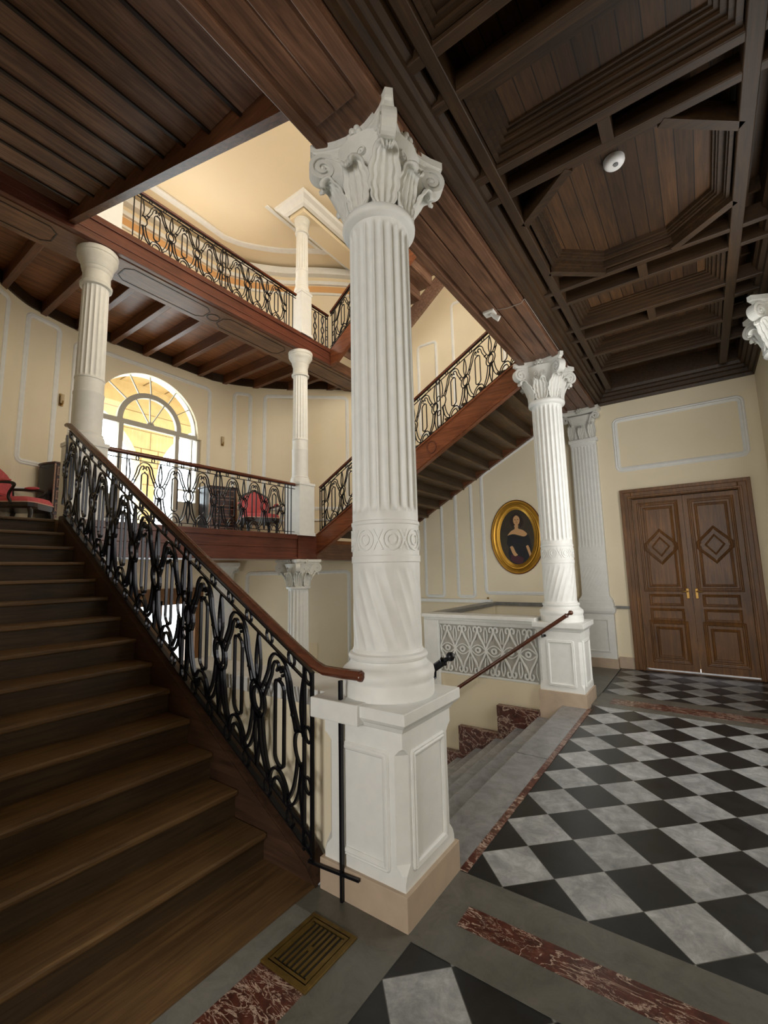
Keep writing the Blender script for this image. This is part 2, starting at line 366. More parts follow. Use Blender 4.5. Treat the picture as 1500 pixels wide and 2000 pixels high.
m = MB().box(-1.40, -1.142, 3.775, 5.26, -0.16, 0.0).box(-1.40, -1.142, 2.19, 3.768, -0.16, 0.0)
struct(m, 'trim_4', TREADST, bevel=0.008)
struct(MB().box(-3.15, -1.66, -0.6, 1.80, -0.25, 0.0), 'floor', RISER)
struct(MB().box(-3.15, -1.66, 5.5, 7.6, -0.25, 0.0), 'floor', GREYD)
struct(MB().box(-7.6, -1.2, -0.8, 7.8, GZ-0.2, GZ), 'floor', GREYD)
# ---- bay wall (plan curve), shared by all storeys
CUR = [(-4.9, 7.6), (-5.57, 6.85), (-6.1, 6.35), (-6.6, 5.96), (-7.02, 5.50), (-7.27, 5.12), (WX, 4.78)]
CURL = [(WX, 2.42), (-7.30, 2.06), (-7.2, 1.8), (-6.9, 1.45), (-6.55, 1.1), (-6.1, 0.65), (-5.6, 0.2), (-4.9, -0.6)]
def smooth_curve(P, sub=6):
    out = []
    for i in range(len(P)-1):
        p0 = P[max(i-1, 0)]; p1 = P[i]; p2 = P[i+1]; p3 = P[min(i+2, len(P)-1)]
        for k in range(sub):
            t = k/sub
            out.append(tuple(0.5*((2*p1[j])+(-p0[j]+p2[j])*t+(2*p0[j]-5*p1[j]+4*p2[j]-p3[j])*t*t+(-p0[j]+3*p1[j]-3*p2[j]+p3[j])*t**3) for j in (0, 1)))
    out.append(P[-1]); return out
CR, CL = smooth_curve(CUR), smooth_curve(CURL)
class Path:
    def __init__(s, P):
        s.P = P; s.S = [0]
        for a, b in zip(P[:-1], P[1:]): s.S.append(s.S[-1]+math.hypot(b[0]-a[0], b[1]-a[1]))
    def at(s, u):
        u = max(0, min(s.S[-1]-1e-6, u))
        for i in range(len(s.P)-1):
            if s.S[i+1] >= u: break
        t = (u-s.S[i])/(s.S[i+1]-s.S[i]); a, b = s.P[i], s.P[i+1]
        x, y = a[0]+(b[0]-a[0])*t, a[1]+(b[1]-a[1])*t
        L = math.hypot(b[0]-a[0], b[1]-a[1]); nx, ny = -(b[1]-a[1])/L, (b[0]-a[0])/L
        if nx*(-4.5-x)+ny*(3.5-y) < 0: nx, ny = -nx, -ny
        return x, y, nx, ny
    def near(s, x, y):
        best = (9e9, 0)
        for i, p in enumerate(s.P):
            d = math.hypot(p[0]-x, p[1]-y)
            if d < best[0]: best = (d, s.S[i])
        return best[1]
    def mp(s, u, v, w):
        x, y, nx, ny = s.at(u); return (x+nx*w, y+ny*w, v)
    def wall(s, mb, z0, z1, t=-0.2, w0=0.0):
        A = []
        for u in s.S:
            x, y, nx, ny = s.at(u); A.append((x+nx*w0, y+ny*w0, x+nx*t, y+ny*t))
        for a, b in zip(A[:-1], A[1:]):
            mb.loft([[(a[0], a[1], z0), (b[0], b[1], z0), (b[2], b[3], z0), (a[2], a[3], z0)], [(a[0], a[1], z1), (b[0], b[1], z1), (b[2], b[3], z1), (a[2], a[3], z1)]])
        return mb
PR, PL = Path(CR), Path(CL)
FULL = Path(CR+[(WX, 4.0), (WX, 3.0)]+CL)
m = MB(); PR.wall(m, GZ, TOPZ); PL.wall(m, GZ, TOPZ)
struct(m, 'wall_left', CREAM, smooth=True)
def strips(mb, ys, solids, x0, x1):
    for a, b in zip(ys[:-1], ys[1:]):
        for (f0, f1) in solids:
            za0, za1, zb0, zb1 = f0(a+1e-5), f1(a+1e-5), f0(b-1e-5), f1(b-1e-5)
            if za1-za0 < 1e-3 and zb1-zb0 < 1e-3: continue
            mb.loft([[(x0, a, za0), (x1, a, za0), (x1, a, za1), (x0, a, za1)], [(x0, b, zb0), (x1, b, zb0), (x1, b, zb1), (x0, b, zb1)]])
def frange(a, b, n): return [a+(b-a)*k/n for k in range(n+1)]
def archtop(yc, r, zs):
    return lambda y: zs+math.sqrt(max(0, r*r-(y-yc)**2))
R_WIN, ZS = 0.885, 4.02
def win_top(y):
    if abs(y-WCY) <= R_WIN: return ZS+math.sqrt(R_WIN**2-(y-WCY)**2)
    return ZS-0.03 if abs(y-WCY) < 0.95 else LZ+0.001
win_bot = lambda y: LZ+0.0 if abs(y-WCY) < 0.95 else LZ+0.001
door_top = lambda y: 1.12 if 3.3 < y < 4.62 else -1.0
up_bot = lambda y: 5.75 if 2.95 < y < 4.35 else 5.75
up_top = lambda y: 6.5+math.sqrt(max(0, .7**2-(y-WCY)**2)) if 2.95 < y < 4.35 else 5.75
K = lambda c: (lambda y: c)
ys = sorted(set([2.42, 2.70, WCY-R_WIN, 3.3, 4.62, WCY+R_WIN, 4.60, 4.78, 2.95, 4.35]+frange(WCY-R_WIN, WCY+R_WIN, 36)))
m = MB()
strips(m, ys, [(K(GZ), lambda y: GZ if 3.3 < y < 4.62 else GZ+0.01), (lambda y: door_top(y) if 3.3 < y < 4.62 else GZ+0.01, win_bot), (win_top, up_bot), (up_top, K(TOPZ))], WX, WX-0.2)
struct(m, 'wall_left', CREAM)
# ---- door wall, side walls, unseen enclosure
m = MB().box(-5.2, -0.80, 7.58, 7.80, GZ, TOPZ).box(0.47, 1.0, 7.58, 7.80, GZ, TOPZ).box(-0.80, 0.47, 7.58, 7.80, 2.50, TOPZ).box(-0.80, 0.47, 7.58, 7.80, GZ, -0.02)
struct(m, 'wall_back', CREAM)
struct(MB().box(-1.0, 0.7, 7.80, 7.86, 0.035, 2.7), 'wall_back', CREAM2)  # unseen backing added behind the door to block sky light around the leaves
struct(MB().box(0.8, 1.0, 2.9, 7.58, 0, 4.5).box(0.8, 3.5, 2.7, 2.9, 0, 4.5).box(3.4, 3.6, -5, 2.9, 0, 4.5), 'wall_right', CREAM)
struct(MB().box(-1.8, 3.6, -5.2, -5, 0, 4.5).box(-1.8, -1.66, -5, -0.6, 0, 4.5).box(-5.2, -1.66, -0.8, -0.6, GZ, TOPZ), 'wall_front', CREAM)
struct(MB().box(-0.8, -0.7, -0.8, 7.8, 4.5, TOPZ), 'wall_right', CREAM2)  # unseen wall added to shut sky light out of the open upper hall
# ---- second floor slab over the hall and the top ceiling
struct(MB().box(-1.2, 3.6, -5.2, 7.8, 4.52, 4.66), 'ceiling', CEILP)
struct(MB().box(-7.8, -0.7, -0.8, 7.8, TOPZ, TOPZ+0.1), 'ceiling', CREAM2)
# cornice and frieze bands round the top of the bay
for (z0, z1, w, mat) in ((7.30, 7.345, 0.03, WHITE), (7.37, 7.50, 0.006, ORANGE), (7.52, 7.60, 0.05, WHITE), (7.60, 7.70, 0.012, CREAM2), (7.70, 7.84, 0.14, WHITE)):
    m = MB(); FULL.wall(m, z0, z1, w)
    struct(m, 'trim_5', mat, smooth=True)
m = MB(); FULL.wall(m, TOPZ-0.03, TOPZ+0.01, 0.62, 0.5); struct(m, 'trim_5', WHITE)
# ceiling beam carried by the slim top column, wrapped in a white moulding
struct(MB().box(-5.40, -5.06, 4.92, 7.6, 7.70, TOPZ), 'trim_6', CREAM2)
m = MB()
loop = [(-5.03, 7.58), (-5.03, 4.89), (-5.43, 4.89), (-5.43, 7.58)]
m.ribbon(loop, 0, 0, lambda u, v, w: (u, v, w), prof=[(-0.0, TOPZ), (0.0, 7.76), (0.05, 7.78), (0.09, 7.83), (0.15, 7.86), (0.17, TOPZ)])
m2 = MB(); m2.ribbon(loop[::-1], 0, 0, lambda u, v, w: (u, v, w), prof=[(-0.0, TOPZ), (0.0, 7.77), (-0.05, 7.785), (-0.09, 7.83), (-0.15, 7.86), (-0.17, TOPZ)])
struct(m, 'trim_7', WHITE)
m = MB().ribbon([(-5.66, 4.6), (-5.66, 6.10)], 0.06, 0.02, lambda u, v, w: (u, v, TOPZ-w))
struct(m, 'trim_7', WHITE)

# ---- white panel mouldings on the walls
def frame(mb, mp, u0, u1, v0, v1, r=0.07, w=0.07, d=0.024):
    mb.ribbon(rrect(u0, u1, v0, v1, r), w, d, mp, closed=True, prof=mould(w, d)); return mb
bk = lambda u, v, w: (u, 7.58-w, v)
tn = [10]
def panel(mp, *a, **k):
    m = MB(); frame(m, mp, *a, **k); tn[0] += 1
    struct(m, 'trim_%d' % tn[0], WHITE, smooth=True)
panel(bk, -0.93, 0.62, 2.955, 3.74, r=0.06, w=0.075)
# stepped panels under the second flight: cut along the slope
def poly_panel(mp, pts, w=0.06, d=0.022):
    P = []
    n = len(pts)
    for i in range(n):
        a, b, c = pts[i-1], pts[i], pts[(i+1) % n]
        def u_(p, q): L = math.hypot(q[0]-p[0], q[1]-p[1]); return ((q[0]-p[0])/L, (q[1]-p[1])/L)
        e, f = u_(b, a), u_(b, c); r = 0.06
        p0 = (b[0]+e[0]*r, b[1]+e[1]*r); p2 = (b[0]+f[0]*r, b[1]+f[1]*r)
        for k in range(5):
            t = k/4; P.append(((1-t)**2*p0[0]+2*t*(1-t)*b[0]+t*t*p2[0], (1-t)**2*p0[1]+2*t*(1-t)*b[1]+t*t*p2[1]))
    m = MB().ribbon(P, w, d, mp, closed=True, prof=mould(w, d)); tn[0] += 1
    struct(m, 'trim_%d' % tn[0], WHITE, smooth=True)
sl = lambda x: 2.45+0.545*(x+4.53)
poly_panel(bk, [(-3.18, 1.07), (-1.75, 1.07), (-1.75, sl(-1.75)), (-3.18, sl(-3.18))])
poly_panel(bk, [(-3.72, 1.0), (-3.40, 1.0), (-3.40, sl(-3.4)), (-3.72, sl(-3.4)-0.1)])
poly_panel(bk, [(-4.40, 1.0), (-4.02, 1.0), (-4.02, sl(-4.05)), (-4.40, sl(-4.05)-0.05)])
poly_panel(bk, [(-5.0, 0.9), (-4.62, 0.9), (-4.62, sl(-4.62)-0.1), (-5.0, sl(-4.62)-0.16)])
# upper wall above the second flight
for u0, u1, v0, v1 in ((-4.42, -4.0, 4.2, 6.1), (-3.62, -2.6, 4.6, 6.75), (-2.42, -1.8, 4.9, 7.0)):
    panel(bk, u0, u1, v0, v1, r=0.07, w=0.06)
m = MB().box(-5.0, -3.08, 7.50, 7.58, 0.90, 0.955)
struct(m, 'trim_8', WHITE)
struct(MB().box(-3.05, -1.64, 7.54, 7.58, 0.86, 0.92).box(-1.14, -0.95, 7.55, 7.58, 0.86, 0.90), 'trim_9', GREY)
# bay wall panels, right-hand curve
def ru(y):
    return min(range(len(CR)), key=lambda i: abs(CR[i][1]-y))
SR = lambda y: PR.S[ru(y)]
SLu = lambda y: PL.S[min(range(len(CL)), key=lambda i: abs(CL[i][1]-y))]
panel(PR.mp, SR(6.80), SR(5.62), 2.75, 5.05)
panel(PR.mp, SR(5.44), SR(5.16), 2.75, 5.05)
panel(PR.mp, SR(6.72), SR(5.42), -0.9, 1.50)
flat = lambda u, v, w: (WX+w, u, v)
# large moulded frame round the window
path = [(2.49, 2.3)]+arc(2.57, 4.94, 0.08, 180, 90, 5)+arc(4.66, 4.94, 0.08, 90, 0, 5)+[(4.74, 2.3)]
m = MB().ribbon(path, 0.07, 0.024, flat, prof=mould(0.07)); struct(m, 'trim_9', WHITE)
panel(PL.mp, SLu(2.25), SLu(1.84), 3.05, 5.12)
panel(PL.mp, SLu(1.60), SLu(1.0), 3.05, 5.12)
m = MB(); PL.wall(m, 2.66, 2.70, 0.025); PR.wall(m, 2.50, 2.54, 0.025); struct(m, 'trim_9', WHITE)
# ---- baseboards
struct(MB().box(-1.14, -0.95, 7.55, 7.58, 0, 0.16).box(0.62, 0.8, 7.55, 7.58, 0, 0.16), 'baseboard_back', STONEBASE)

# ---- bay window
w1 = WINF
def fy(a, b, z0, z1, mb, x0=WX-0.13, x1=WX-0.06): mb.box(x0, x1, a, b, z0, z1)
m = MB()
fy(2.69, 4.61, ZS-0.05, ZS+0.035, m); fy(3.18, 3.25, LZ, ZS-0.05, m); fy(4.13, 4.20, LZ, ZS-0.05, m)
fy(2.69, 2.75, LZ, ZS-0.05, m); fy(4.55, 4.61, LZ, ZS-0.05, m)
fy(3.25, 3.30, LZ, LZ+0.12, m); fy(3.25, 4.13, LZ, LZ+0.10, m)
fl2 = lambda u, v, w: (WX-0.13+w, u, v)
m.ribbon(arc(3.69, ZS+0.036, 0.50, 0, 180, 28), 0.085, 0.066, fl2, o0=0.002)
m.ribbon(arc(WCY, ZS+0.036, R_WIN-0.015, 0, 180, 36), 0.03, 0.066, fl2, o0=0.002)
for a in (62, 93, 122): m.ribbon([(3.69, ZS+0.02), (3.69+0.48*math.cos(math.radians(a)), ZS+0.02+0.48*math.sin(math.radians(a)))], 0.014, 0.03, fl2, o0=0.02)
for a in (35, 58, 90, 112, 137): m.ribbon([(3.69+0.52*math.cos(math.radians(a)), ZS+0.02+0.52*math.sin(math.radians(a))), (WCY+0.88*math.cos(math.radians(a)), ZS+0.88*math.sin(math.radians(a)))], 0.014, 0.03, fl2, o0=0.02)
m.ribbon(arc(3.69, ZS+0.02, 0.05, 0, 180, 8), 0.03, 0.06, fl2)
win = struct(m, 'window_1', w1)
for a, b, z0, z1 in ((2.75, 3.18, LZ+0.02, 2.80), (4.20, 4.55, LZ+0.02, 2.80)):
    mm = MB().box(WX-0.12, WX-0.07, a, b, z0, z1); mm.build('lower_panel', w1, win)
mm = MB(); fy(4.20, 4.55, 3.00, 3.02, mm); fy(4.20, 4.55, 3.42, 3.44, mm); fy(4.44, 4.46, 2.80, ZS-0.06, mm); mm.build('glazing_bar', w1, win)
mm = MB()
strips(mm, frange(2.76, 4.54, 30), [(K(LZ+0.1), lambda y: win_top(y)-0.01)], WX-0.098, WX-0.094)
mm.build('pane', GLASS, win)
# upper bay window (mostly hidden by the gallery railing)
m = MB(); yy = [(2.95, 5.75), (2.95, 6.5)]
m.ribbon([(4.35, 5.75), (4.35, 6.5)]+arc(WCY, 6.5, 0.7, 0, 180, 20)+[(2.95, 5.75)], 0.06, 0.07, fl2)
fy(2.95, 4.35, 5.72, 5.80, m); fy(3.62, 3.68, 5.75, 7.2, m); fy(2.95, 4.35, 6.47, 6.53, m)
w2 = struct(m, 'window_2', w1)
mm = MB(); strips(mm, frange(2.96, 4.34, 16), [(K(5.76), lambda y: up_top(y)-0.01)], WX-0.1, WX-0.096); mm.build('pane', GLASS, w2)
# garden door below the landing
m = MB()
m.box(WX-0.02, WX+0.05, 3.22, 3.36, GZ, 1.12).box(WX-0.02, WX+0.05, 4.56, 4.70, GZ, 1.12).box(WX-0.02, WX+0.05, 3.22, 4.70, 1.08, 1.28)
fy(3.36, 3.44, GZ, 1.1, m); fy(4.46, 4.56, GZ, 1.1, m); fy(3.36, 4.56, 1.0, 1.1, m); fy(3.90, 4.02, GZ, 1.1, m); fy(3.36, 4.56, GZ, -0.7, m)
dr = struct(m, 'door_2', DOORW)
MB().box(WX-0.10, WX-0.095, 3.4, 4.5, -0.7, 1.05).build('pane', GLASS, dr)
# sandstone loggia outside the window
m = MB()
aA, aB = archtop(3.02, 1.75, 3.45), archtop(6.78, 1.75, 3.45)
def hole(y): 
    if abs(y-3.02) < 1.75: return aA(y)
    if abs(y-6.78) < 1.75: return aB(y)
    return 1.9
ys2 = sorted(set([0.4]+frange(1.27, 4.77, 40)+frange(5.03, 8.53, 40)+[9.4]))
strips(m, ys2, [(hole, K(6.4))], -9.9, -10.2)
lg = m.build('garden_loggia', SAND, None, 'sandstone loggia with round arches outside the tall arched window', cat='loggia', origin=(-9.9, 4.8, 1.9))
m = MB().box(-7.62, -10.2, 0.4, 8.4, 1.7, 1.9); m.build('paving', SAND, lg)
VA = arc(4.6, 3.6, 3.2, 0, 180, 24, ry=2.2)
mm = MB(); mm.ribbon(VA, 0.12, 1.55, lambda u, v, w: (-9.9+w, u, v)); mm.build('vault', SAND, lg, smooth=True)
for k, a in enumerate(range(8, 180, 9)):
    mm = MB()
    q = (4.6+3.13*math.cos(math.radians(a)), 3.6+2.13*math.sin(math.radians(a)))
    mm.ribbon([q, (q[0]+0.02*math.sin(math.radians(a)), q[1]-0.02*math.cos(math.radians(a)))], 0.01, 1.4, lambda u, v, w: (-9.85+w, u, v))
    mm.build('joint', JOINT, lg)
pw = lambda z: 0.13+1.75-math.sqrt(max(0, 1.75**2-max(0, z-3.45)**2))
for z in (2.3, 2.7, 3.1, 3.5, 3.9, 4.3, 4.7, 5.1): MB().box(-9.905, -9.893, 4.90-pw(z), 4.90+pw(z), z, z+0.014).build('joint', JOINT, lg)
for yq, z in ((4.895, 3.5), (4.70, 3.9), (5.08, 3.9), (4.895, 4.3)): MB().box(-9.905, -9.893, yq, yq+0.012, z, z+0.4).build('joint', JOINT, lg)

# ================================================================== ceilings
# hall coffered ceiling
ceil = struct(MB().box(-1.12, 0.8, 1.0, 7.58, 4.46, 4.52).box(-1.12, 3.4, -5, 1.0, 4.46, 4.52), 'ceiling', CEILP)
BX = [(-0.92, 0.075), (0.465, 0.085)]
for x, w in BX: MB().box(x-w/2, x+w/2, 0.4, 7.25, 4.15, 4.30).build('beam', CEILW, ceil, bevel=0.006)
CY = [0.55, 1.05, 1.79, 2.06, 2.67, 2.90, 4.30, 4.56, 5.16, 5.44, 5.96, 6.50]
for y in CY:
    w = 0.05 if y > 4 else 0.06
    MB().box(-1.12, 0.8, y-w/2, y+w/2, 4.153, 4.29).build('beam', CEILX, ceil, bevel=0.006)
for y0, y1, x in ((2.70, 2.87, -0.24), (4.33, 4.54, -0.2), (5.18, 5.42, -0.2), (0.58, 1.02, -0.2), (1.8, 2.04, -0.22)):
    if y0 == 1.8: continue
    MB().box(x-0.035, x+0.035, y0, y1, 4.156, 4.29).build('tie', CEILW, ceil)
def step_frame(x0, x1, y0, y1, name='panel_moulding'):
    mm = MB()
    for k, (o, z) in enumerate(((0.0, 4.185), (0.028, 4.21), (0.05, 4.235), (0.085, 4.255), (0.105, 4.27))):
        mm.ribbon([(x0+o, y0+o), (x1-o, y0+o), (x1-o, y1-o), (x0+o, y1-o)], 0.03 if k != 2 else 0.05, 4.30-z, lambda u, v, w: (u, v, 4.30-w), closed=True)
    MB().box(x0+0.02, x1-0.02, y0+0.02, y1-0.02, 4.285, 4.31).build('panel_boards', CEILP, ceil)
    mm.build(name, CEILX, ceil)
step_frame(-0.86, 0.40, 2.12, 2.62); step_frame(-0.86, 0.40, 4.61, 5.12); step_frame(-0.86, 0.40, 1.10, 1.74); step_frame(-0.86, 0.40, 5.49, 5.92); step_frame(-0.86, 0.40, 6.02, 6.46)
for y0, y1 in ((2.93, 4.27), (2.09, 2.64), (4.59, 5.13), (5.47, 5.93), (5.99, 6.47)):
    for a, b in ((-1.06, -0.98), (0.53, 0.72)):
        MB().ribbon([(a+.01, y0+.05), (b-.01, y0+.05), (b-.01, y1-.05), (a+.01, y1-.05)], 0.025, 0.12, lambda u, v, w: (u, v, 4.47-w), closed=True).build('side_panel', CEILW, ceil)
# octagon
oc = [(-0.86, 3.26), (-0.50, 2.96), (0.05, 2.96), (0.41, 3.26), (0.41, 3.94), (0.05, 4.25), (-0.50, 4.25), (-0.86, 3.94)]
oc_c = (-0.225, 3.6)
def shr(P, k): return [(oc_c[0]+(x-oc_c[0])*k, oc_c[1]+(y-oc_c[1])*k) for x, y in P]
for P4 in (((-0.89, 3.25), (-0.49, 2.93)), ((0.04, 2.93), (0.44, 3.25)), ((0.44, 3.95), (0.04, 4.27)), ((-0.49, 4.27), (-0.89, 3.95))):
    MB().ribbon(list(P4), 0.06, 0.14, lambda u, v, w: (u, v, 4.29-w)).build('brace', CEILX, ceil)
for k, z, w in ((0.985, 4.19, 0.022), (0.965, 4.21, 0.02), (0.93, 4.245, 0.06), (0.90, 4.235, 0.012), (0.885, 4.25, 0.02), (0.86, 4.27, 0.02)):
    MB().ribbon(shr(oc, k), w, 4.33-z, lambda u, v, w_: (u, v, 4.33-w_), closed=True).build('octagon_moulding', CEILX, ceil)
MB().prism(shr(oc, 0.95), 4.30, 4.33, 'Z').build('panel_boards', CEILP, ceil)
# cornice of the hall ceiling: side against the colonnade beam, end wall, right wall
cprof = [(0.0, 4.47), (0.0, 4.02), (0.02, 4.02), (0.03, 4.06), (0.065, 4.07), (0.07, 4.12), (0.10, 4.13), (0.105, 4.17), (0.14, 4.18), (0.15, 4.22), (0.17, 4.24), (0.17, 4.47)]
mm = MB().ribbon([(0.8, 0.5), (0.8, 7.58), (-1.14, 7.58), (-1.14, -4.5)], 0, 0, lambda u, v, w: (u, v, w), prof=cprof)
mm.build('cornice', CEILW, ceil)
# colonnade beam
cb = struct(MB().box(-1.64, -1.15, -5, 7.58, 4.0, 4.52), 'trim_50', BEAMW)
for y0, y1 in ((2.36, 5.12), (-3.0, 1.60), (5.9, 7.3)):
    mm = MB()
    for a, b, d in ((-1.63, -1.565, 0.03), (-1.235, -1.155, 0.03)): mm.box(a, b, y0-.3, y1+.3, 4.0-d, 4.0)
    mm.box(-1.54, -1.405, y0, y1, 3.985, 4.0).box(-1.395, -1.26, y0, y1, 3.985, 4.0)
    mm.build('soffit_moulding', BEAMW, cb, bevel=0.006)
# second floor edge above the beam, towards the stairwell
struct(MB().box(-1.75, -1.15, 1.62, 5.35, 4.66, 4.72), 'trim_51', FASCIA)

# ---- landings (gallery slabs), clipped to the bay curve
slab = [(XG-0.4, 7.25)]+[(x, y) for x, y in CR if x < XG-0.42]+[(WX, 3.0)]+[(x, y) for x, y in CL if x < XG-0.42]+[(XG-0.4, -0.05)]
def gallery(zf, name, y1, dp, y0=-0.6):
    g = MB().prism(slab, zf-0.13, zf, 'Z').build(name, SOFF, kind='structure')
    mm = MB().box(XG-0.50, XG+0.03, y0, y1, zf-dp, zf-0.0); mm.build('edge_beam', FASCIA, g, bevel=0.008)
    mm = MB().box(XG+0.0, XG+0.045, y0, y1, zf-dp+0.001, zf-dp+0.04); mm.box(XG+0.02, XG+0.05, y0, y1, zf-0.06, zf+0.015).box(XG+0.02, XG+0.04, y0, y1, zf-0.20, zf-0.185)
    mm.build('fascia_moulding', FASCIA, g, bevel=0.006)
    return g
g1 = gallery(LZ, 'floor', 5.32, 0.375, 1.80)
MB().box(XG-0.45, XG-0.055, -0.6, 1.80, LZ-0.2, LZ-0.001).build('landing_board', TREAD, g1)
g2 = gallery(UPZ, 'floor', 5.75, 0.295)
mm = MB().box(XG-0.5, XG+0.0, 5.76, 7.58, UPZ-0.295, UPZ-0.10); mm.build('soffit_beam', BEAMW, g2)
mm = MB().box(XG-0.5, XG+0.0, 5.33, 7.58, LZ-0.375, LZ-0.10); mm.build('soffit_beam', BEAMW, g1)
mm = MB().box(XG-0.495, XG-0.03, -0.6, 7.5, UPZ-0.305, UPZ-0.294); mm.build('soffit_board', BEAMW, g2)
mm = MB().box(XG+0.035, XG+0.06, 4.9, 5.32, LZ-0.37, LZ+0.0); mm.build('corner_block', FASCIA, g1)
# inlaid lines and roundel under the upper gallery beam
IN = plain('inlay_and_gap_shade', lin(34, 20, 14), 0.5)  # also colours the drawn gap shadows of the third flight
un = lambda u, v, w: (u, v, UPZ-0.3052-w)
def soffit_panel(y0, y1, par):
    mm = MB(); x0, x1 = XG-0.41, XG-0.10
    mm.ribbon([(x1, y0+0.08)]+[(x1, y1-0.08)]+[(x1-0.07, y1)]+[(x0+0.07, y1)]+[(x0, y1-0.08), (x0, y0+0.08), (x0+0.07, y0), (x1-0.07, y0)], 0.012, 0.004, un, closed=True)
    mm.build('inlay_line', IN, par)
for a, b in ((-0.3, 1.55), (2.25, 3.40), (3.62, 4.80), (5.35, 7.0)): soffit_panel(a, b, g2)
mm = MB().ribbon(arc(XG-0.255, 3.51, 0.085, 0, 360, 24), 0.016, 0.005, un); mm.build('roundel', IN, g2)
for y in (0.3, 0.92, 1.50, 2.03, 2.50, 2.98, 3.49, 4.0, 4.5, 5.0, 5.5, 6.0, 6.5):
    xe = min([x for x, yy_ in CL+CR+[(WX, 3.0), (WX, 4.0)] if abs(yy_-y) < 0.32] or [WX])
    mm = MB().box(xe+0.02, XG-0.5, y-0.04, y+0.04, UPZ-0.30, UPZ-0.12); mm.build('joist', BEAMX, g2, bevel=0.005)
m = MB(); 
for P_ in (PR, PL): P_.wall(m, UPZ-0.28, UPZ-0.13, 0.03)
m.box(WX, WX+0.03, 2.42, 4.78, UPZ-0.28, UPZ-0.13); m.build('wall_plate', CEILW, g2)
# ================================================================== COLUMNS
def fluted(nf, depth, za, zb, twist=0.0, end=0.04):
    def f(r, z, th):
        if z <= za or z >= zb: return r
        e = min(1, (z-za)/end, (zb-z)/end); e = math.sin(e*PI/2)
        a = ((th+twist*(z-za))*nf/(2*PI)) % 1.0
        k = max(0.0, 1-((a-0.5)/0.40)**2)
        return r-depth*e*math.sqrt(k)
    return f
def cyl(cx, cy, r): return lambda u, v, w: (cx+(r+w)*math.cos(u/r), cy+(r+w)*math.sin(u/r), v)
def leaf(mb, cx, cy, ang, r0, z0, H, Wd, out, curl=0.035, n=26, m=12):
    ca, sa = math.cos(ang), math.sin(ang); rings = []
    d75 = r0+0.014+out*0.55; z75 = z0+H*0.9
    for i in range(n+1):
        t = i/n
        if t <= 0.72:
            q = t/0.72; d = r0+0.014+out*0.55*q*q; z = z0+H*0.9*q
        else:
            a = (t-0.72)/0.28*math.radians(215); d = d75+curl*(1-math.cos(a)); z = z75+curl*math.sin(a)
        w = Wd*(0.72+0.42*math.sin(PI*min(1, t*1.05)))*(0.90+0.16*abs(math.sin(t*PI*4.5)))*(1-0.55*t**5)
        row = []
        for j in range(m+1):
            s = -1+2*j/m
            y = s*w; dd = d-(y*y)/(2.2*max(0.06, d))+0.008*math.cos(s*PI*4)+0.022*abs(s)**3
            row.append((cx+dd*ca-y*sa, cy+dd*sa+y*ca, z-0.01*abs(s)))
        rings.append(row)
    mb.loft(rings, close=False, cap=False); return mb
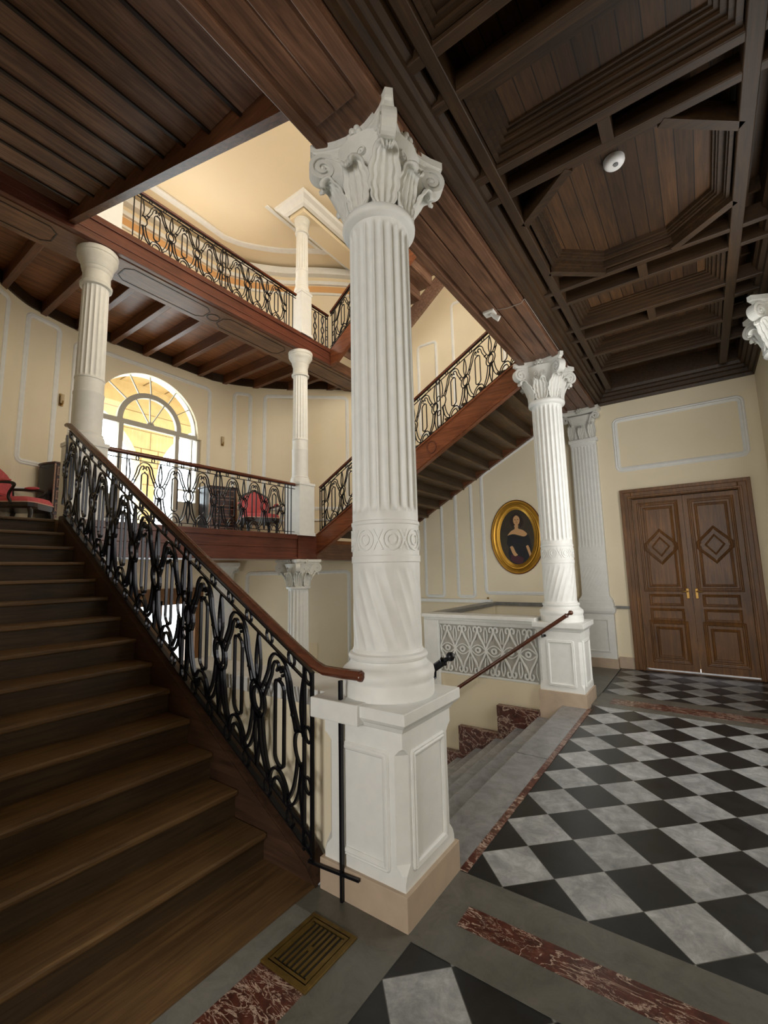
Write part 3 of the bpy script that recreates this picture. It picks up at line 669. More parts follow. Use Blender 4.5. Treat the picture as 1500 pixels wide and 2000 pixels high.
def capital(par, cx, cy, z0, z1, r, h, mat=PLASTER, fine=True):
    H = z1-z0; k = H/0.5
    bell = [(r*0.98, z0), (r*0.99, z0+0.1*H), (r*1.04, z0+0.3*H), (r*1.12, z0+0.5*H), (r*1.27, z0+0.7*H), (h*0.84, z1-0.16*H)]
    cap = MB().lathe(bell, cx, cy, 48, (lambda R, z, th: R*(1+0.012*math.cos(th*32))))
    cap = cap.build('capital', mat, par, smooth=True)
    def ab(s):
        P = []; c = 0.10*h; e = h-c
        for q in range(4):
            a = q*PI/2
            for i in range(9):
                y = -e+2*e*i/8; x = h-0.30*h*(1-(y/e)**2)
                P.append((cx+s*(x*math.cos(a)-y*math.sin(a)), cy+s*(x*math.sin(a)+y*math.cos(a))))
        return P
    rings = [[(x, y, z) for x, y in ab(s)] for s, z in ((0.84, z1-0.19*H), (0.89, z1-0.175*H), (0.89, z1-0.13*H), (0.95, z1-0.115*H), (0.97, z1-0.10*H), (1.0, z1-0.095*H), (1.0, z1))]
    MB().loft(rings).build('abacus', mat, cap)
    for q in range(4):
        a = PI/4+q*PI/2; ca, sa = math.cos(a), math.sin(a)
        mp = lambda u, v, w: (cx+u*ca-w*sa, cy+u*sa+w*ca, v)
        R = 0.165*H; dc = h*1.33-R*0.9; zc = z1-0.17*H-R*0.95
        pts = [(r*0.95, z0+0.38*H), (r*1.06, z0+0.52*H), (r*1.25, zc+R*0.75), (dc-R*0.55, zc+R*0.97)]
        for i in range(44):
            t = i/43; an = math.radians(95-600*t); rr = R*(1-0.8*t)
            pts.append((dc+rr*math.cos(an), zc+rr*math.sin(an)))
        wd = 0.085*k*(h/0.3)**0.5
        m = MB().ribbon(pts, 0.026*k, wd, mp, o0=-wd/2)
        disc = [(dc+R*0.86*math.cos(x), zc+R*0.86*math.sin(x)) for x in frange(0, 2*PI, 32)[:-1]]
        web = [(r*0.9, z0+0.30*H), (r*1.06, z0+0.36*H), (r*1.35, z0+0.42*H), (dc-R*0.6, zc-R*0.5), (dc-R*0.1, zc+R*0.9), (r*0.9, z1-0.18*H)]
        for P_, ww in ((disc, wd*0.34), (web, wd*0.42)):
            m.loft([[mp(u, v, -ww) for u, v in P_], [mp(u, v, ww) for u, v in P_]])
        for sg in (-1, 1): m.ball(mp(dc, zc, sg*wd*0.36), R*0.22, 8)
        m.build('volute', mat, cap, bevel=0.004 if fine else 0)
        m = MB(); leaf(m, cx, cy, a, r*0.96, z0, (zc-R*0.85-z0), 0.082*k*r/0.175, dc-r*1.0, 0.030*k); m.build('acanthus_leaf', mat, cap, smooth=True, solid=0.012*k)
        a2 = q*PI/2
        m = MB(); leaf(m, cx, cy, a2, r*0.97, z0, H*0.52, 0.085*k*r/0.175, 0.07*k, 0.030*k); m.build('acanthus_leaf', mat, cap, smooth=True, solid=0.012*k)
        m = MB()                                               # small scrolls either side of the shell
        for sgn in (-1, 1):
            mp2 = lambda u, v, w: (cx+(r*1.20+w)*math.cos(a2)-u*math.sin(a2), cy+(r*1.20+w)*math.sin(a2)+u*math.cos(a2), v)
            P = [(sgn*(0.02+0.0*i), z0+0.5*H) for i in range(1)]+[(sgn*(0.045*k+0.034*k*(1-0.8*i/16)*math.cos(math.radians(180-26*i))), z0+0.66*H+0.034*k*(1-0.8*i/16)*math.sin(math.radians(180-26*i))) for i in range(17)]
            m.ribbon(P, 0.012*k, 0.02*k, mp2, o0=-0.005)
        for i in range(-3, 4):
            mp3 = lambda u, v, w: (cx+(r*1.02+w+0.14*k*max(0, v-(z0+.45*H)))*math.cos(a2)-u*math.sin(a2), cy+(r*1.02+w+0.14*k*max(0, v-(z0+.45*H)))*math.sin(a2)+u*math.cos(a2), v)
            m.ribbon([(i*0.010*k, z0+0.45*H), (i*0.019*k, z1-0.19*H)], 0.011*k, 0.014*k, mp3, o0=0.0)
        m.build('shell', mat, cap)
        m = MB(); fx, fy_, fz = cx+(h*0.73)*math.cos(a2), cy+(h*0.73)*math.sin(a2), z1-0.08*H
        rr = 0.038*k*(h/0.3)
        for i in range(6):
            b = 2*PI*i/6; m.ball((fx-rr*0.95*math.cos(b)*math.sin(a2), fy_+rr*0.95*math.cos(b)*math.cos(a2), fz+rr*0.95*math.sin(b)), rr*0.55, 12)
        m.ball((fx+0.012*math.cos(a2), fy_+0.012*math.sin(a2), fz), rr*0.6, 8); m.build('rosette', mat, cap, smooth=True)
    return cap
def pedestal(par, x0, x1, y0, y1, z0, zt, zb=None, ch=0.045, faces='yx', cap_over=0.025, mat=WHITE):
    zb = z0 if zb is None else zb
    MB().box(x0, x1, y0, y1, zb, z0+0.14).build('plinth', STONEBASE, par, bevel=0.003)
    i = 0.018; a, b, c, d = x0+i, x1-i, y0+i, y1-i
    rings = []
    for z, k in ((z0+0.14, 0.001), (z0+0.17, 0.002), (z0+0.20, ch*0.3), (z0+0.235, ch), (zt-0.20, ch), (zt-0.175, ch*0.45), (zt-0.165, 0.002), (zt-0.10, 0.001)):
        rings.append([(a+k, c, z), (b-k, c, z), (b, c+k, z), (b, d-k, z), (b-k, d, z), (a+k, d, z), (a, d-k, z), (a, c+k, z)])
    ped = MB().loft(rings).build('pedestal', mat, par)
    o = cap_over; rings = []
    for e, z in ((-i, zt-0.10), (-i+0.006, zt-0.095), (0.0, zt-0.075), (o*0.5, zt-0.065), (o, zt-0.05), (o, zt)):
        rings.append([(x0-e, y0-e, z), (x1+e, y0-e, z), (x1+e, y1+e, z), (x0-e, y1+e, z)])
    MB().loft(rings).build('cornice', mat, ped, bevel=0.003)
    u0, u1 = 0.10, 0.09
    if 'y' in faces: m = MB(); frame(m, lambda u, v, w: (u, y0+i-w, v), x0+u0+.03, x1-u1-.02, z0+0.21, zt-0.205, r=0.003, w=0.036, d=0.014); m.build('panel_moulding', mat, ped)
    if 'x' in faces: m = MB(); frame(m, lambda u, v, w: (x1-i+w, u, v), y0+u0, y1-u0-.01, z0+0.21, zt-0.205, r=0.003, w=0.036, d=0.014); m.build('panel_moulding', mat, ped)
    return ped
def col_base(par, cx, cy, z0, R, r, mat=WHITE, k=1.0):
    P = [(R*0.99, z0), (R, z0+0.008), (R, z0+0.062*k), (R*0.985, z0+0.07*k), (R*0.985, z0+0.078*k), (R*1.0, z0+0.088*k), (R*1.02, z0+0.105*k), (R*1.0, z0+0.128*k), (R*0.93, z0+0.143*k), (R*0.90, z0+0.147*k), (R*0.88, z0+0.152*k),
         (r*1.10, z0+0.165*k), (r*1.08, z0+0.175*k), (r*1.13, z0+0.18*k), (r*1.15, z0+0.192*k), (r*1.12, z0+0.205*k), (r*1.04, z0+0.212*k), (r*1.01, z0+0.23*k)]
    MB().lathe(P, cx, cy, 64).build('base', mat, par, smooth=True)
def relief(par, cx, cy, r, z0, z1, n=8):
    mp = cyl(cx, cy, r); m = MB(); zc = (z0+z1)/2; hh = (z1-z0)*0.36; st = 2*PI*r/n
    for i in range(n):
        u = i*st
        m.ribbon([(u+hh*0.85*math.cos(a), zc+hh*math.sin(a)) for a in frange(0, 2*PI, 20)[:-1]], 0.009, 0.006, mp, closed=True)
        m.ribbon([(u+hh*0.45*math.cos(a), zc+hh*0.5*math.sin(a)) for a in frange(0, 2*PI, 12)[:-1]], 0.008, 0.006, mp, closed=True)
        m.ribbon([(u+hh*0.9, zc-hh), (u+st/2, zc), (u+st-hh*0.9, zc+hh)], 0.008, 0.005, mp)
        m.ribbon([(u+hh*0.9, zc+hh), (u+st/2, zc), (u+st-hh*0.9, zc-hh)], 0.008, 0.005, mp)
    m.build('carved_band', WHITE, par)
def big_column(label, cx, cy, zb, fine=True, dz=0.0, px=(-0.25, 0.25, -0.25, 0.25), group=None, hand=1, **k):
    t = thing('column', label, 'column', (cx, cy, zb if zb < 0 else 0), group)
    pedestal(t, cx+px[0], cx+px[1], cy+px[2], cy+px[3], 0.0, 0.88, zb=zb, **k)
    col_base(t, cx, cy, 0.88, 0.235, 0.18)
    r = 0.178
    zs = frange(1.10, 1.52, 26)
    prof = [(r*1.02, 1.08)]+[(r*1.01, z) for z in zs]+[(r*1.01, 1.54), (r*1.035, 1.545), (r*1.035, 1.575), (r*1.01, 1.58), (r*1.01, 1.735), (r*1.035, 1.74), (r*1.035, 1.755), (r, 1.76), (r, 1.80)]
    prof += [(r, z) for z in (1.801, 1.815, 1.83, 1.845)]+[(r*(1-0.02*q/9), 1.845+(3.40-1.845)*q/9) for q in range(1, 10)]+[(r*0.98, 3.42), (r*0.98, 3.435), (r*0.98, 3.445), (r*0.98, 3.47)]
    sp = fluted(20, 0.0055, 1.11, 1.51, 1.75*hand, 0.02); st = fluted(22, 0.017, 1.80, 3.446, 0, 0.045)
    sh = MB().lathe(prof, cx, cy, 264 if fine else 176, lambda R, z, th: sp(R, z, th) if z < 1.6 else st(R, z, th)).build('shaft', WHITE, t, smooth=True)
    relief(sh, cx, cy, r*1.01, 1.585, 1.73)
    MB().lathe([(r*0.98, 3.455), (r*1.02, 3.46), (r*1.14, 3.465), (r*1.20, 3.478), (r*1.21, 3.495), (r*1.18, 3.512), (r*1.10, 3.522), (r*0.99, 3.53)], cx, cy, 64).build('neck_ring', WHITE, t, smooth=True)
    capital(t, cx, cy, 3.525, 4.0, 0.172, 0.30, fine=fine)
    return t
big_column('tall white fluted column in the foreground on a panelled pedestal beside the stair railing end', -1.388, 1.965, 0.0, px=(-0.25, 0.25, -0.255, 0.235), faces='yx')
big_column('white fluted column at the far end of the stone steps, beside the oval portrait', -1.40, 5.50, -0.24, px=(-0.245, 0.26, -0.25, 0.25), faces='yx', ch=0.03, hand=-1)

# pilaster on the door wall
def pilaster(name, label, cx, y, hw, zp):
    t = thing(name, label, 'pilaster', (cx, y, 0))
    MB().box(cx-0.25, cx+0.25, y-0.14, y, 0, 0.14).build('plinth', STONEBASE, t, bevel=0.003)
    p = MB().box(cx-0.235, cx+0.235, y-0.125, y, 0.14, 0.80).build('pedestal', WHITE, t)
    MB().loft([[(cx-a, y-b, z), (cx+a, y-b, z), (cx+a, y, z), (cx-a, y, z)] for a, b, z in ((0.235, 0.125, 0.78), (0.25, 0.14, 0.80), (0.265, 0.15, 0.83), (0.265, 0.15, 0.88))]).build('cornice', WHITE, p)
    m = MB(); frame(m, lambda u, v, w: (u, y-0.125-w, v), cx-0.15, cx+0.15, 0.24, 0.70, r=0.004, w=0.03, d=0.012); m.build('panel_moulding', WHITE, p)
    MB().loft([[(cx-a, y-b, z), (cx+a, y-b, z), (cx+a, y, z), (cx-a, y, z)] for a, b, z in ((0.245, 0.13, 0.88), (0.245, 0.13, 0.95), (0.235, 0.125, 0.96), (0.235, 0.125, 0.99), (0.20, 0.10, 1.04), (0.195, 0.095, 1.06))]).build('base', WHITE, t)
    rg = []
    n = 7; hw = 0.19
    P0 = []
    s = MB().box(cx-hw, cx+hw, y-0.085, y, 1.06, 3.47)
    s = s.build('shaft', WHITE, t)
    fp = lambda u, v, w: (cx+u, y-0.085-w, v)
    m = MB()
    for i in range(8):                                         # fillets between the flutes
        u = -hw+0.022+i*(2*hw-0.044)/7; m.ribbon([(u, 1.80), (u, 3.40)], 0.018, 0.014, fp)
    m.box(cx-hw, cx+hw, y-0.099, y-0.085, 1.53, 1.80).box(cx-hw, cx+hw, y-0.099, y-0.085, 3.40, 3.47)
    m.build('fluting', WHITE, s)
    m = MB()
    for i in range(-5, 9):
        a = (-hw+0.05*i, 1.12); b = (a[0]+0.19, 1.48)
        if b[0] < -hw+.02 or a[0] > hw-.02: continue
        k0 = max(0, (-hw+0.01-a[0])/0.19); k1 = min(1, (hw-0.01-a[0])/0.19)
        m.ribbon([(a[0]+0.19*k0, 1.12+0.36*k0), (a[0]+0.19*k1, 1.12+0.36*k1)], 0.016, 0.008, fp)
    for i in range(4): m.ribbon([(-0.135+i*0.09+0.03*math.cos(q), 1.66+0.04*math.sin(q)) for q in frange(0, 2*PI, 14)[:-1]], 0.009, 0.008, fp, closed=True, o0=0.012)
    m.build('carved_band', WHITE, s)
    MB().box(cx-0.215, cx+0.215, y-0.125, y, 3.46, 3.52).build('neck_ring', WHITE, t, bevel=0.015)
    c = MB().loft([[(cx-a, y-b, z), (cx+a, y-b, z), (cx+a, y, z), (cx-a, y, z)] for a, b, z in ((0.18, 0.085, 3.52), (0.185, 0.09, 3.75), (0.22, 0.12, 3.90))]).build('capital', PLASTER, t)
    def ab(a, b): 
        P = [(cx-a, y)]
        for i in range(9):
            q = -1+2*i/8; P.append((cx+a*q*0.97, y-b+0.05*(1-q*q)))
        return P+[(cx+a, y)]
    MB().loft([[(u, v, z) for u, v in ab(a, b)] for a, b, z in ((0.25, 0.17, 3.92), (0.26, 0.18, 3.94), (0.275, 0.20, 3.955), (0.29, 0.21, 3.96), (0.29, 0.21, 4.0))]).build('abacus', PLASTER, c)
    for sgn in (-1, 1):
        pts = [(sgn*0.12, 3.72), (sgn*0.17, 3.86)]+[(sgn*(0.225+0.055*(1-0.8*i/20)*math.cos(math.radians(110-28*i))), 3.85+0.055*(1-0.8*i/20)*math.sin(math.radians(110-28*i))) for i in range(21)]
        m = MB().ribbon(pts, 0.022, 0.06, lambda u, v, w: (cx+u, y-0.11-w, v)); m.build('volute', PLASTER, c)
    for u in (-0.15, 0.0, 0.15):
        m = MB(); leaf(m, cx+u, y+0.06, -PI/2, 0.14, 3.52, 0.24 if u else 0.20, 0.05, 0.06, 0.02); m.build('acanthus_leaf', PLASTER, c, smooth=True, solid=0.01)
    m = MB(); 
    for i in range(6): m.ball((cx+0.033*math.cos(i*PI/3), y-0.185, 3.955+0.033*math.sin(i*PI/3)), 0.02, 8)
    m.ball((cx, y-0.19, 3.955), 0.02, 8); m.build('rosette', PLASTER, c, smooth=True)
    return t
pilaster('pilaster', 'white fluted wall pilaster left of the oak double door, behind the far column', -1.39, 7.58, 0.19, 0)
# engaged column on the right wall, only its capital reaches into the frame
t = thing('column', 'carved white capital of a half column on the right wall, cut by the photo edge', 'column', (0.87, 5.5, 0))
MB().lathe([(0.2, 0), (0.2, 0.88), (0.172, 1.0), (0.172, 3.5)], 0.87, 5.5, 48).build('shaft', WHITE, t, smooth=True)
MB().lathe([(0.17, 3.455), (0.205, 3.48), (0.205, 3.51), (0.17, 3.53)], 0.87, 5.5, 48).build('neck_ring', WHITE, t, smooth=True)
capital(t, 0.87, 5.5, 3.525, 4.0, 0.172, 0.30)

# landing columns with round capitals
def slim_column(label, cx, cy, zb, r, zt, capr, group=None, ped=0.165, pedh=0.86, loww=False):
    t = thing('column', label, 'column', (cx, cy, zb), group)
    z1 = zb+pedh
    p = MB().box(cx-ped, cx+ped, cy-ped, cy+ped, zb, z1).build('pedestal', WHITE, t, bevel=0.004)
    MB().box(cx-ped-.012, cx+ped+.012, cy-ped-.012, cy+ped+.012, zb, zb+0.05).build('plinth', WHITE, p)
    MB().box(cx-ped-.01, cx+ped+.01, cy-ped-.01, cy+ped+.01, z1-0.04, z1).build('cornice', WHITE, p)
    MB().lathe([(r*1.25, z1), (r*1.28, z1+0.03), (r*1.22, z1+0.07), (r*1.12, z1+0.08), (r*1.15, z1+0.10), (r*1.02, z1+0.12)], cx, cy, 40).build('base', WHITE, t, smooth=True)
    z2 = z1+0.12; zf = z2+0.62 if zt-z2 > 1.9 else z2+0.3
    ze = zt-0.42*(capr/0.2)
    prof = [(r*1.03, z2), (r*1.03, zf-0.2), (r*1.06, zf-0.19), (r*1.06, zf-0.17), (r*1.0, zf-0.165), (r*1.0, zf-0.02), (r*1.04, zf-0.015), (r*1.04, zf), (r*1.0, zf+0.01), (r*0.995, zf+0.03), (r*0.99, zf+0.06)]+[(r*(0.99-0.06*q/5), zf+0.06+(ze-zf-0.1)*q/5) for q in range(1, 6)]+[(r*0.93, ze-0.01)]
    st = fluted(18, 0.011 if r > 0.1 else 0.008, zf, ze-0.015, 0, 0.03)
    MB().lathe(prof, cx, cy, 144, st).build('shaft', WHITE, t, smooth=True)
    h = zt-ze
    cap = MB().lathe([(r*0.95, ze-0.01), (r*1.12, ze), (r*1.15, ze+0.07*h), (r*1.0, ze+0.12*h), (r*0.97, ze+0.40*h), (r*1.06, ze+0.44*h), (r*1.06, ze+0.50*h), (r*1.12, ze+0.52*h), (r*1.16, ze+0.62*h), (capr*0.90, ze+0.72*h), (capr*0.99, ze+0.80*h), (capr*1.0, ze+0.84*h), (capr*0.95, ze+0.87*h), (capr*1.0, ze+0.89*h), (capr*1.02, ze+0.94*h), (capr*1.02, zt)], cx, cy, 48).build('capital', PLASTER, t, smooth=True)
    return t
slim_column('white fluted column at the left of the landing, in front of the arched window', -5.37, 1.96, LZ, 0.142, UPZ-0.30, 0.205)
slim_column('slim white column on the landing between the gallery railing and the second flight', -5.27, 5.06, LZ, 0.128, UPZ-0.30, 0.20)
slim_column('slim white column on the upper gallery reaching the cream ceiling beam', -5.25, 5.07, UPZ, 0.108, 7.71, 0.135, ped=0.118, pedh=0.80)
slim_column('upper gallery column base at left, half hidden behind the wooden stair underside', -5.37, 1.96, UPZ, 0.15, 7.7, 0.2)
# columns of the ground floor, below the landing
for lab, cy in (('white column with leafy capital under the landing, right of the garden door', 5.06), ('white column under the landing, hidden behind the front stair railing', 1.96)):
    t = thing('column', lab, 'column', (-5.30, cy, GZ))
    MB().box(-5.53, -5.07, cy-0.23, cy+0.23, GZ, -0.55).build('pedestal', WHITE, t, bevel=0.01)
    MB().lathe([(0.21, -0.55), (0.215, -0.5), (0.2, -0.46), (0.18, -0.44), (0.16, -0.42)], -5.30, cy, 40).build('base', WHITE, t, smooth=True)
    st = fluted(20, 0.014, 0.0, 1.24, 0, 0.04)
    MB().lathe([(0.165, -0.42), (0.165, -0.001), (0.165, 0.02), (0.165, 0.05), (0.16, 1.19), (0.16, 1.22), (0.16, 1.235), (0.16, 1.26)], -5.30, cy, 160, st).build('shaft', WHITE, t, smooth=True)
    MB().lathe([(0.16, 1.24), (0.19, 1.25), (0.195, 1.275), (0.16, 1.295)], -5.30, cy, 40).build('neck_ring', WHITE, t, smooth=True)
    capital(t, -5.30, cy, 1.29, 1.705, 0.157, 0.27, fine=False)
t = thing('pilaster', 'white wall pilaster with carved capital right of the garden door under the landing', 'pilaster', (-7.2, 5.1, GZ))
x, y, nx, ny = PR.at(SR(5.05))
mp = lambda u, v, w: (x+nx*w-ny*u, y+ny*w+nx*u, v)
def obox(mb, mp, u0, u1, v0, v1, w0, w1):
    b = [mp(u, v, w) for v in (v0, v1) for u, w in ((u0, w0), (u1, w0), (u1, w1), (u0, w1))]; mb.loft([b[:4], b[4:]]); return mb
obox(MB(), mp, -0.17, 0.17, GZ, 1.28, -0.05, 0.09).build('shaft', WHITE, t)
c = MB().loft([[mp(-a, z, -0.05), mp(a, z, -0.05), mp(a, z, b), mp(-a, z, b)] for a, b, z in ((0.17, 0.1, 1.28), (0.18, 0.12, 1.5), (0.25, 0.18, 1.62), (0.27, 0.2, 1.64), (0.27, 0.2, 1.71))]).build('capital', PLASTER, t)
for sg in (-1, 1):
    pts = [(sg*0.1, 1.45), (sg*0.15, 1.56)]+[(sg*(0.20+0.05*(1-0.8*i/16)*math.cos(math.radians(110-30*i))), 1.56+0.05*(1-0.8*i/16)*math.sin(math.radians(110-30*i))) for i in range(17)]
    MB().ribbon(pts, 0.02, 0.05, lambda u, v, w: mp(u, v, w+0.12)).build('volute', PLASTER, c)
m = MB(); obox(m, mp, -0.13, -0.03, 1.3, 1.46, 0.1, 0.14); obox(m, mp, 0.03, 0.13, 1.3, 1.46, 0.1, 0.14); obox(m, mp, -0.05, 0.05, 1.3, 1.5, 0.1, 0.15); m.build('acanthus_leaf', PLASTER, c, bevel=0.02)

# ================================================================== STAIRS
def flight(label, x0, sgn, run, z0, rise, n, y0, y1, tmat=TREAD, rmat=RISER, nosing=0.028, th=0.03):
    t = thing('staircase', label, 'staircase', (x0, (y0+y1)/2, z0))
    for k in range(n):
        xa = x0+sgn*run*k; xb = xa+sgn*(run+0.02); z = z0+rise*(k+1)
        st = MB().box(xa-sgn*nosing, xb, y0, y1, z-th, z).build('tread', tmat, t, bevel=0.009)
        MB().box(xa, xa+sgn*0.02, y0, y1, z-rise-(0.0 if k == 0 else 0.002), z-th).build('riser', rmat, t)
    return t
# front flight
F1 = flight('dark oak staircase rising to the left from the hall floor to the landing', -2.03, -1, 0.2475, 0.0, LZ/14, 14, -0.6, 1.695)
MB().box(-2.06, -1.66, -0.6, 1.695, 0.0, 0.012).build('floor_board', TREAD, F1)
f1z = lambda x: 0.6*(-1.73-x)
m = MB().prism([(-1.655, 0.003), (-1.72, 0.075), (-5.17, 2.10), (-5.17, 1.70), (-2.1, -0.13), (-1.655, -0.13)], 1.695, 1.79, 'Y'); m.build('stringer', STRING1, F1)
m = MB().loft([[(-1.655, 1.70, 0.0), (-1.655, 1.80, 0.0), (-1.655, 1.80, 0.04), (-1.655, 1.70, 0.004)], [(-1.73, 1.70, 0.0), (-1.73, 1.80, 0.0), (-1.73, 1.80, 0.121), (-1.73, 1.70, 0.086)], [(-5.17, 1.70, 2.0), (-5.17, 1.80, 2.0), (-5.17, 1.80, 2.134), (-5.17, 1.70, 2.108)]]); m.build('stringer_cap', STRING1, F1)
# second flight
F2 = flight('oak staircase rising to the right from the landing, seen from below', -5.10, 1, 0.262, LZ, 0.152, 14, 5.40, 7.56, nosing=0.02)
s2 = lambda x: 2.13+0.562*(x+5.1)
m = MB().prism([(-5.14, 2.10), (-1.66, s2(-1.66)), (-1.66, s2(-1.66)-0.315), (-5.14, 1.78)], 5.31, 5.39, 'Y'); st2 = m.build('stringer', STRING, F2)
m = MB().ribbon([(-5.14, 1.82), (-1.66, s2(-1.66)-0.285)], 0.03, 0.10, lambda u, v, w: (u, 5.395-w, v)); m.ribbon([(-5.14, 2.10), (-1.66, s2(-1.66))], 0.022, 0.11, lambda u, v, w: (u, 5.40-w, v)); m.build('stringer_moulding', STRING, st2)
m = MB().prism([(-5.14, 2.50), (-1.66, s2(-1.66)+0.40), (-1.66, s2(-1.66)-0.03), (-5.14, 2.085)], 7.50, 7.575, 'Y'); m.build('stringer', BEAMX, F2)  # darker wood, the shade of the wall junction put into its colour
m = MB()
for xr in (-2.93,): m.ribbon([(xr+0.07*math.cos(a), s2(xr)-0.155+0.085*math.sin(a)) for a in frange(0, 2*PI, 24)[:-1]], 0.012, 0.008, lambda u, v, w: (u, 5.31-w, v), closed=True)
m.build('roundel', FASCIA, st2)
# third flight (above the camera)
b3 = lambda x: 4.28+0.30*(-1.87-x)
F3 = thing('staircase', 'wooden underside of the upper staircase at the top left, boards overlapping', 'staircase', (-1.9, 0.5, 4.3))
xs = [-1.66, -2.2, -2.56, -2.88, -3.19, -3.53, -3.85, -4.18, -4.52, -4.89, -5.2]
for k in range(len(xs)-1):
    zz = b3(xs[k+1])+0.13; 
    MB().box(xs[k]+0.02, xs[k+1]-0.02, -0.6, 1.58, zz-0.0, zz+0.03).build('tread', STAIRU, F3, bevel=0.004)
    MB().box(xs[k+1]-0.02, xs[k+1]+0.004, -0.6, 1.58, zz-0.014, zz+0.03).build('nosing', IN, F3)  # dark lip added to draw the shadow line between boards
    MB().box(xs[k+1]-0.02, xs[k+1], -0.6, 1.58, zz+0.03, zz+0.12).build('riser', STAIRU, F3)
m = MB().prism([(-1.66, b3(-1.66)+0.42), (-5.16, b3(-5.16)+0.30), (-5.16, b3(-5.16)), (-1.66, b3(-1.66))], 1.58, 1.65, 'Y'); m.build('stringer', BEAMX, F3)
# fourth flight
F4 = flight('topmost staircase rising right from the upper gallery, seen behind the main column', -5.12, 1, 0.26, UPZ, 0.19, 12, 5.76, 6.66, tmat=STAIRU, rmat=STAIRU, nosing=0.02)
for y0_, mt in ((5.68, STRING), (6.63, STAIRU)):
    m = MB().prism([(-5.15, 5.50), (-2.0, 5.50+0.735*3.15), (-2.0, 5.24+0.735*3.15), (-5.0, 5.24), (-5.15, 5.20)], y0_, y0_+0.07, 'Y'); m.build('stringer', mt, F4)
# stone steps down to the ground floor
SS = thing('stone_steps', 'grey marble steps descending between the two large columns', 'steps', (-1.4, 3.7, 0))
for k in range(1, 9):
    xa = -1.40-0.257*(k-1); z = -0.16*k
    MB().box(xa-0.257-0.015, xa+0.02, 1.95, 5.27, z-0.16, z).build('step', TREADST, SS, bevel=0.006)
for k in range(4):
    MB().box(-1.64-0.512*k, -1.64-0.512*(k+1), 5.24, 5.32, -0.11-0.32*k-0.62, -0.105-0.32*k).build('side_block', RED, SS, bevel=0.004)
# side walls of the steps, lattice parapets
def lattice(mp, u0, u1, v0, v1, par):
    n = max(1, round((u1-u0)/0.215)); p = (u1-u0)/n; vc = (v0+v1)/2; hh = (v1-v0)/2
    def cr(P, n_=5): return smooth_curve(P, n_)
    for k in range(n):
        uc = u0+p*(k+0.5); m = MB()
        m.ribbon([(uc+0.028*math.cos(a), vc+0.028*math.sin(a)) for a in frange(0, 2*PI, 14)[:-1]], 0.019, 0.026, mp, closed=True)
        q = p/0.215; e = hh/0.30
        for sx in (-1, 1):
            up = [(0.034, 0.205), (0.052, 0.213), (0.050, 0.243), (0.026, 0.258), (0.007, 0.238), (0.010, 0.195), (0.034, 0.140), (0.076, 0.075)]
            P = [(uc+sx*a_*q, vc+b_*e*1.1) for a_, b_ in up]+[(uc+sx*0.1045*q, vc)]+[(uc+sx*a_*q, vc-b_*e*1.1) for a_, b_ in up[::-1]]
            m.ribbon(cr(P, 5), 0.019, 0.026 if sx > 0 else 0.0245, mp)
            m.ribbon(cr([(uc-0.098*q, vc+sx*0.006), (uc-0.05*q, vc+sx*0.045*e), (uc, vc+sx*0.062*e), (uc+0.05*q, vc+sx*0.045*e), (uc+0.098*q, vc+sx*0.006)]), 0.014, 0.020, mp)
            m.ribbon(cr([(uc+sx*0.103*q, vc+0.28*e), (uc+sx*0.085*q, vc+0.20*e), (uc+sx*0.098*q, vc+0.09*e)]), 0.013, 0.018, mp)
            m.ribbon(cr([(uc+sx*0.103*q, vc-0.28*e), (uc+sx*0.085*q, vc-0.20*e), (uc+sx*0.098*q, vc-0.09*e)]), 0.013, 0.018, mp)
        m.build('lattice_scroll', WHITE, par)
P1 = thing('parapet', 'white parapet with scrolled lattice panel and grey coping beyond the stone steps', 'parapet', (-2.4, 5.4, 0))
MB().box(-3.12, -1.645, 5.365, 5.50, 0.15, 0.88).build('panel', LATB, P1)
MB().box(-3.12, -1.645, 5.34, 5.50, GZ, 0.17).build('side_wall', CREAM, P1)
m = MB().box(-3.16, -1.645, 5.27, 5.54, 0.875, 0.92).box(-3.14, -1.645, 5.30, 5.52, 0.84, 0.875); m.build('coping', WHITE, P1, bevel=0.006)
m = MB().box(-2.93, -1.66, 5.335, 5.36, 0.79, 0.84).box(-2.93, -1.66, 5.335, 5.36, 0.165, 0.19); m.build('frame', WHITE, P1, bevel=0.004)
lattice(lambda u, v, w: (u, 5.36-w, v), -2.92, -1.66, 0.19, 0.79, P1)
pr = MB().box(-3.14, -2.93, 5.29, 5.52, -0.2, 0.84).build('pier', WHITE, P1, bevel=0.006)
P2 = thing('parapet', 'white parapet return running back to the wall under the second flight', 'parapet', (-3.1, 6.5, 0))
MB().box(-3.14, -3.02, 5.52, 7.54, GZ, 0.86).build('side_wall', CREAM, P2)
MB().box(-3.18, -2.98, 5.545, 7.54, 0.86, 0.915).build('coping', GREY, P2, bevel=0.006)
P3 = thing('parapet', 'white topped parapet behind the front stair railing, joined to the foreground pedestal', 'parapet', (-2.5, 1.9, 0))
MB().box(-3.18, -1.66, 1.83, 2.05, GZ, 0.80).build('side_wall', CREAM, P3)
m = MB().box(-3.2, -1.36, 1.682, 2.17, 0.79, 0.877); 
m = MB().loft([[(-3.2, 1.80, 0.79), (-1.66, 1.80, 0.79), (-1.66, 2.10, 0.79), (-3.2, 2.10, 0.79)], [(-3.2, 1.80, 0.875), (-1.66, 1.80, 0.875), (-1.66, 2.10, 0.875), (-3.2, 2.10, 0.875)]])
m.box(-1.66, -1.36, 1.665, 2.0, 0.79, 0.886); m.build('coping', WHITE, P3, bevel=0.006)
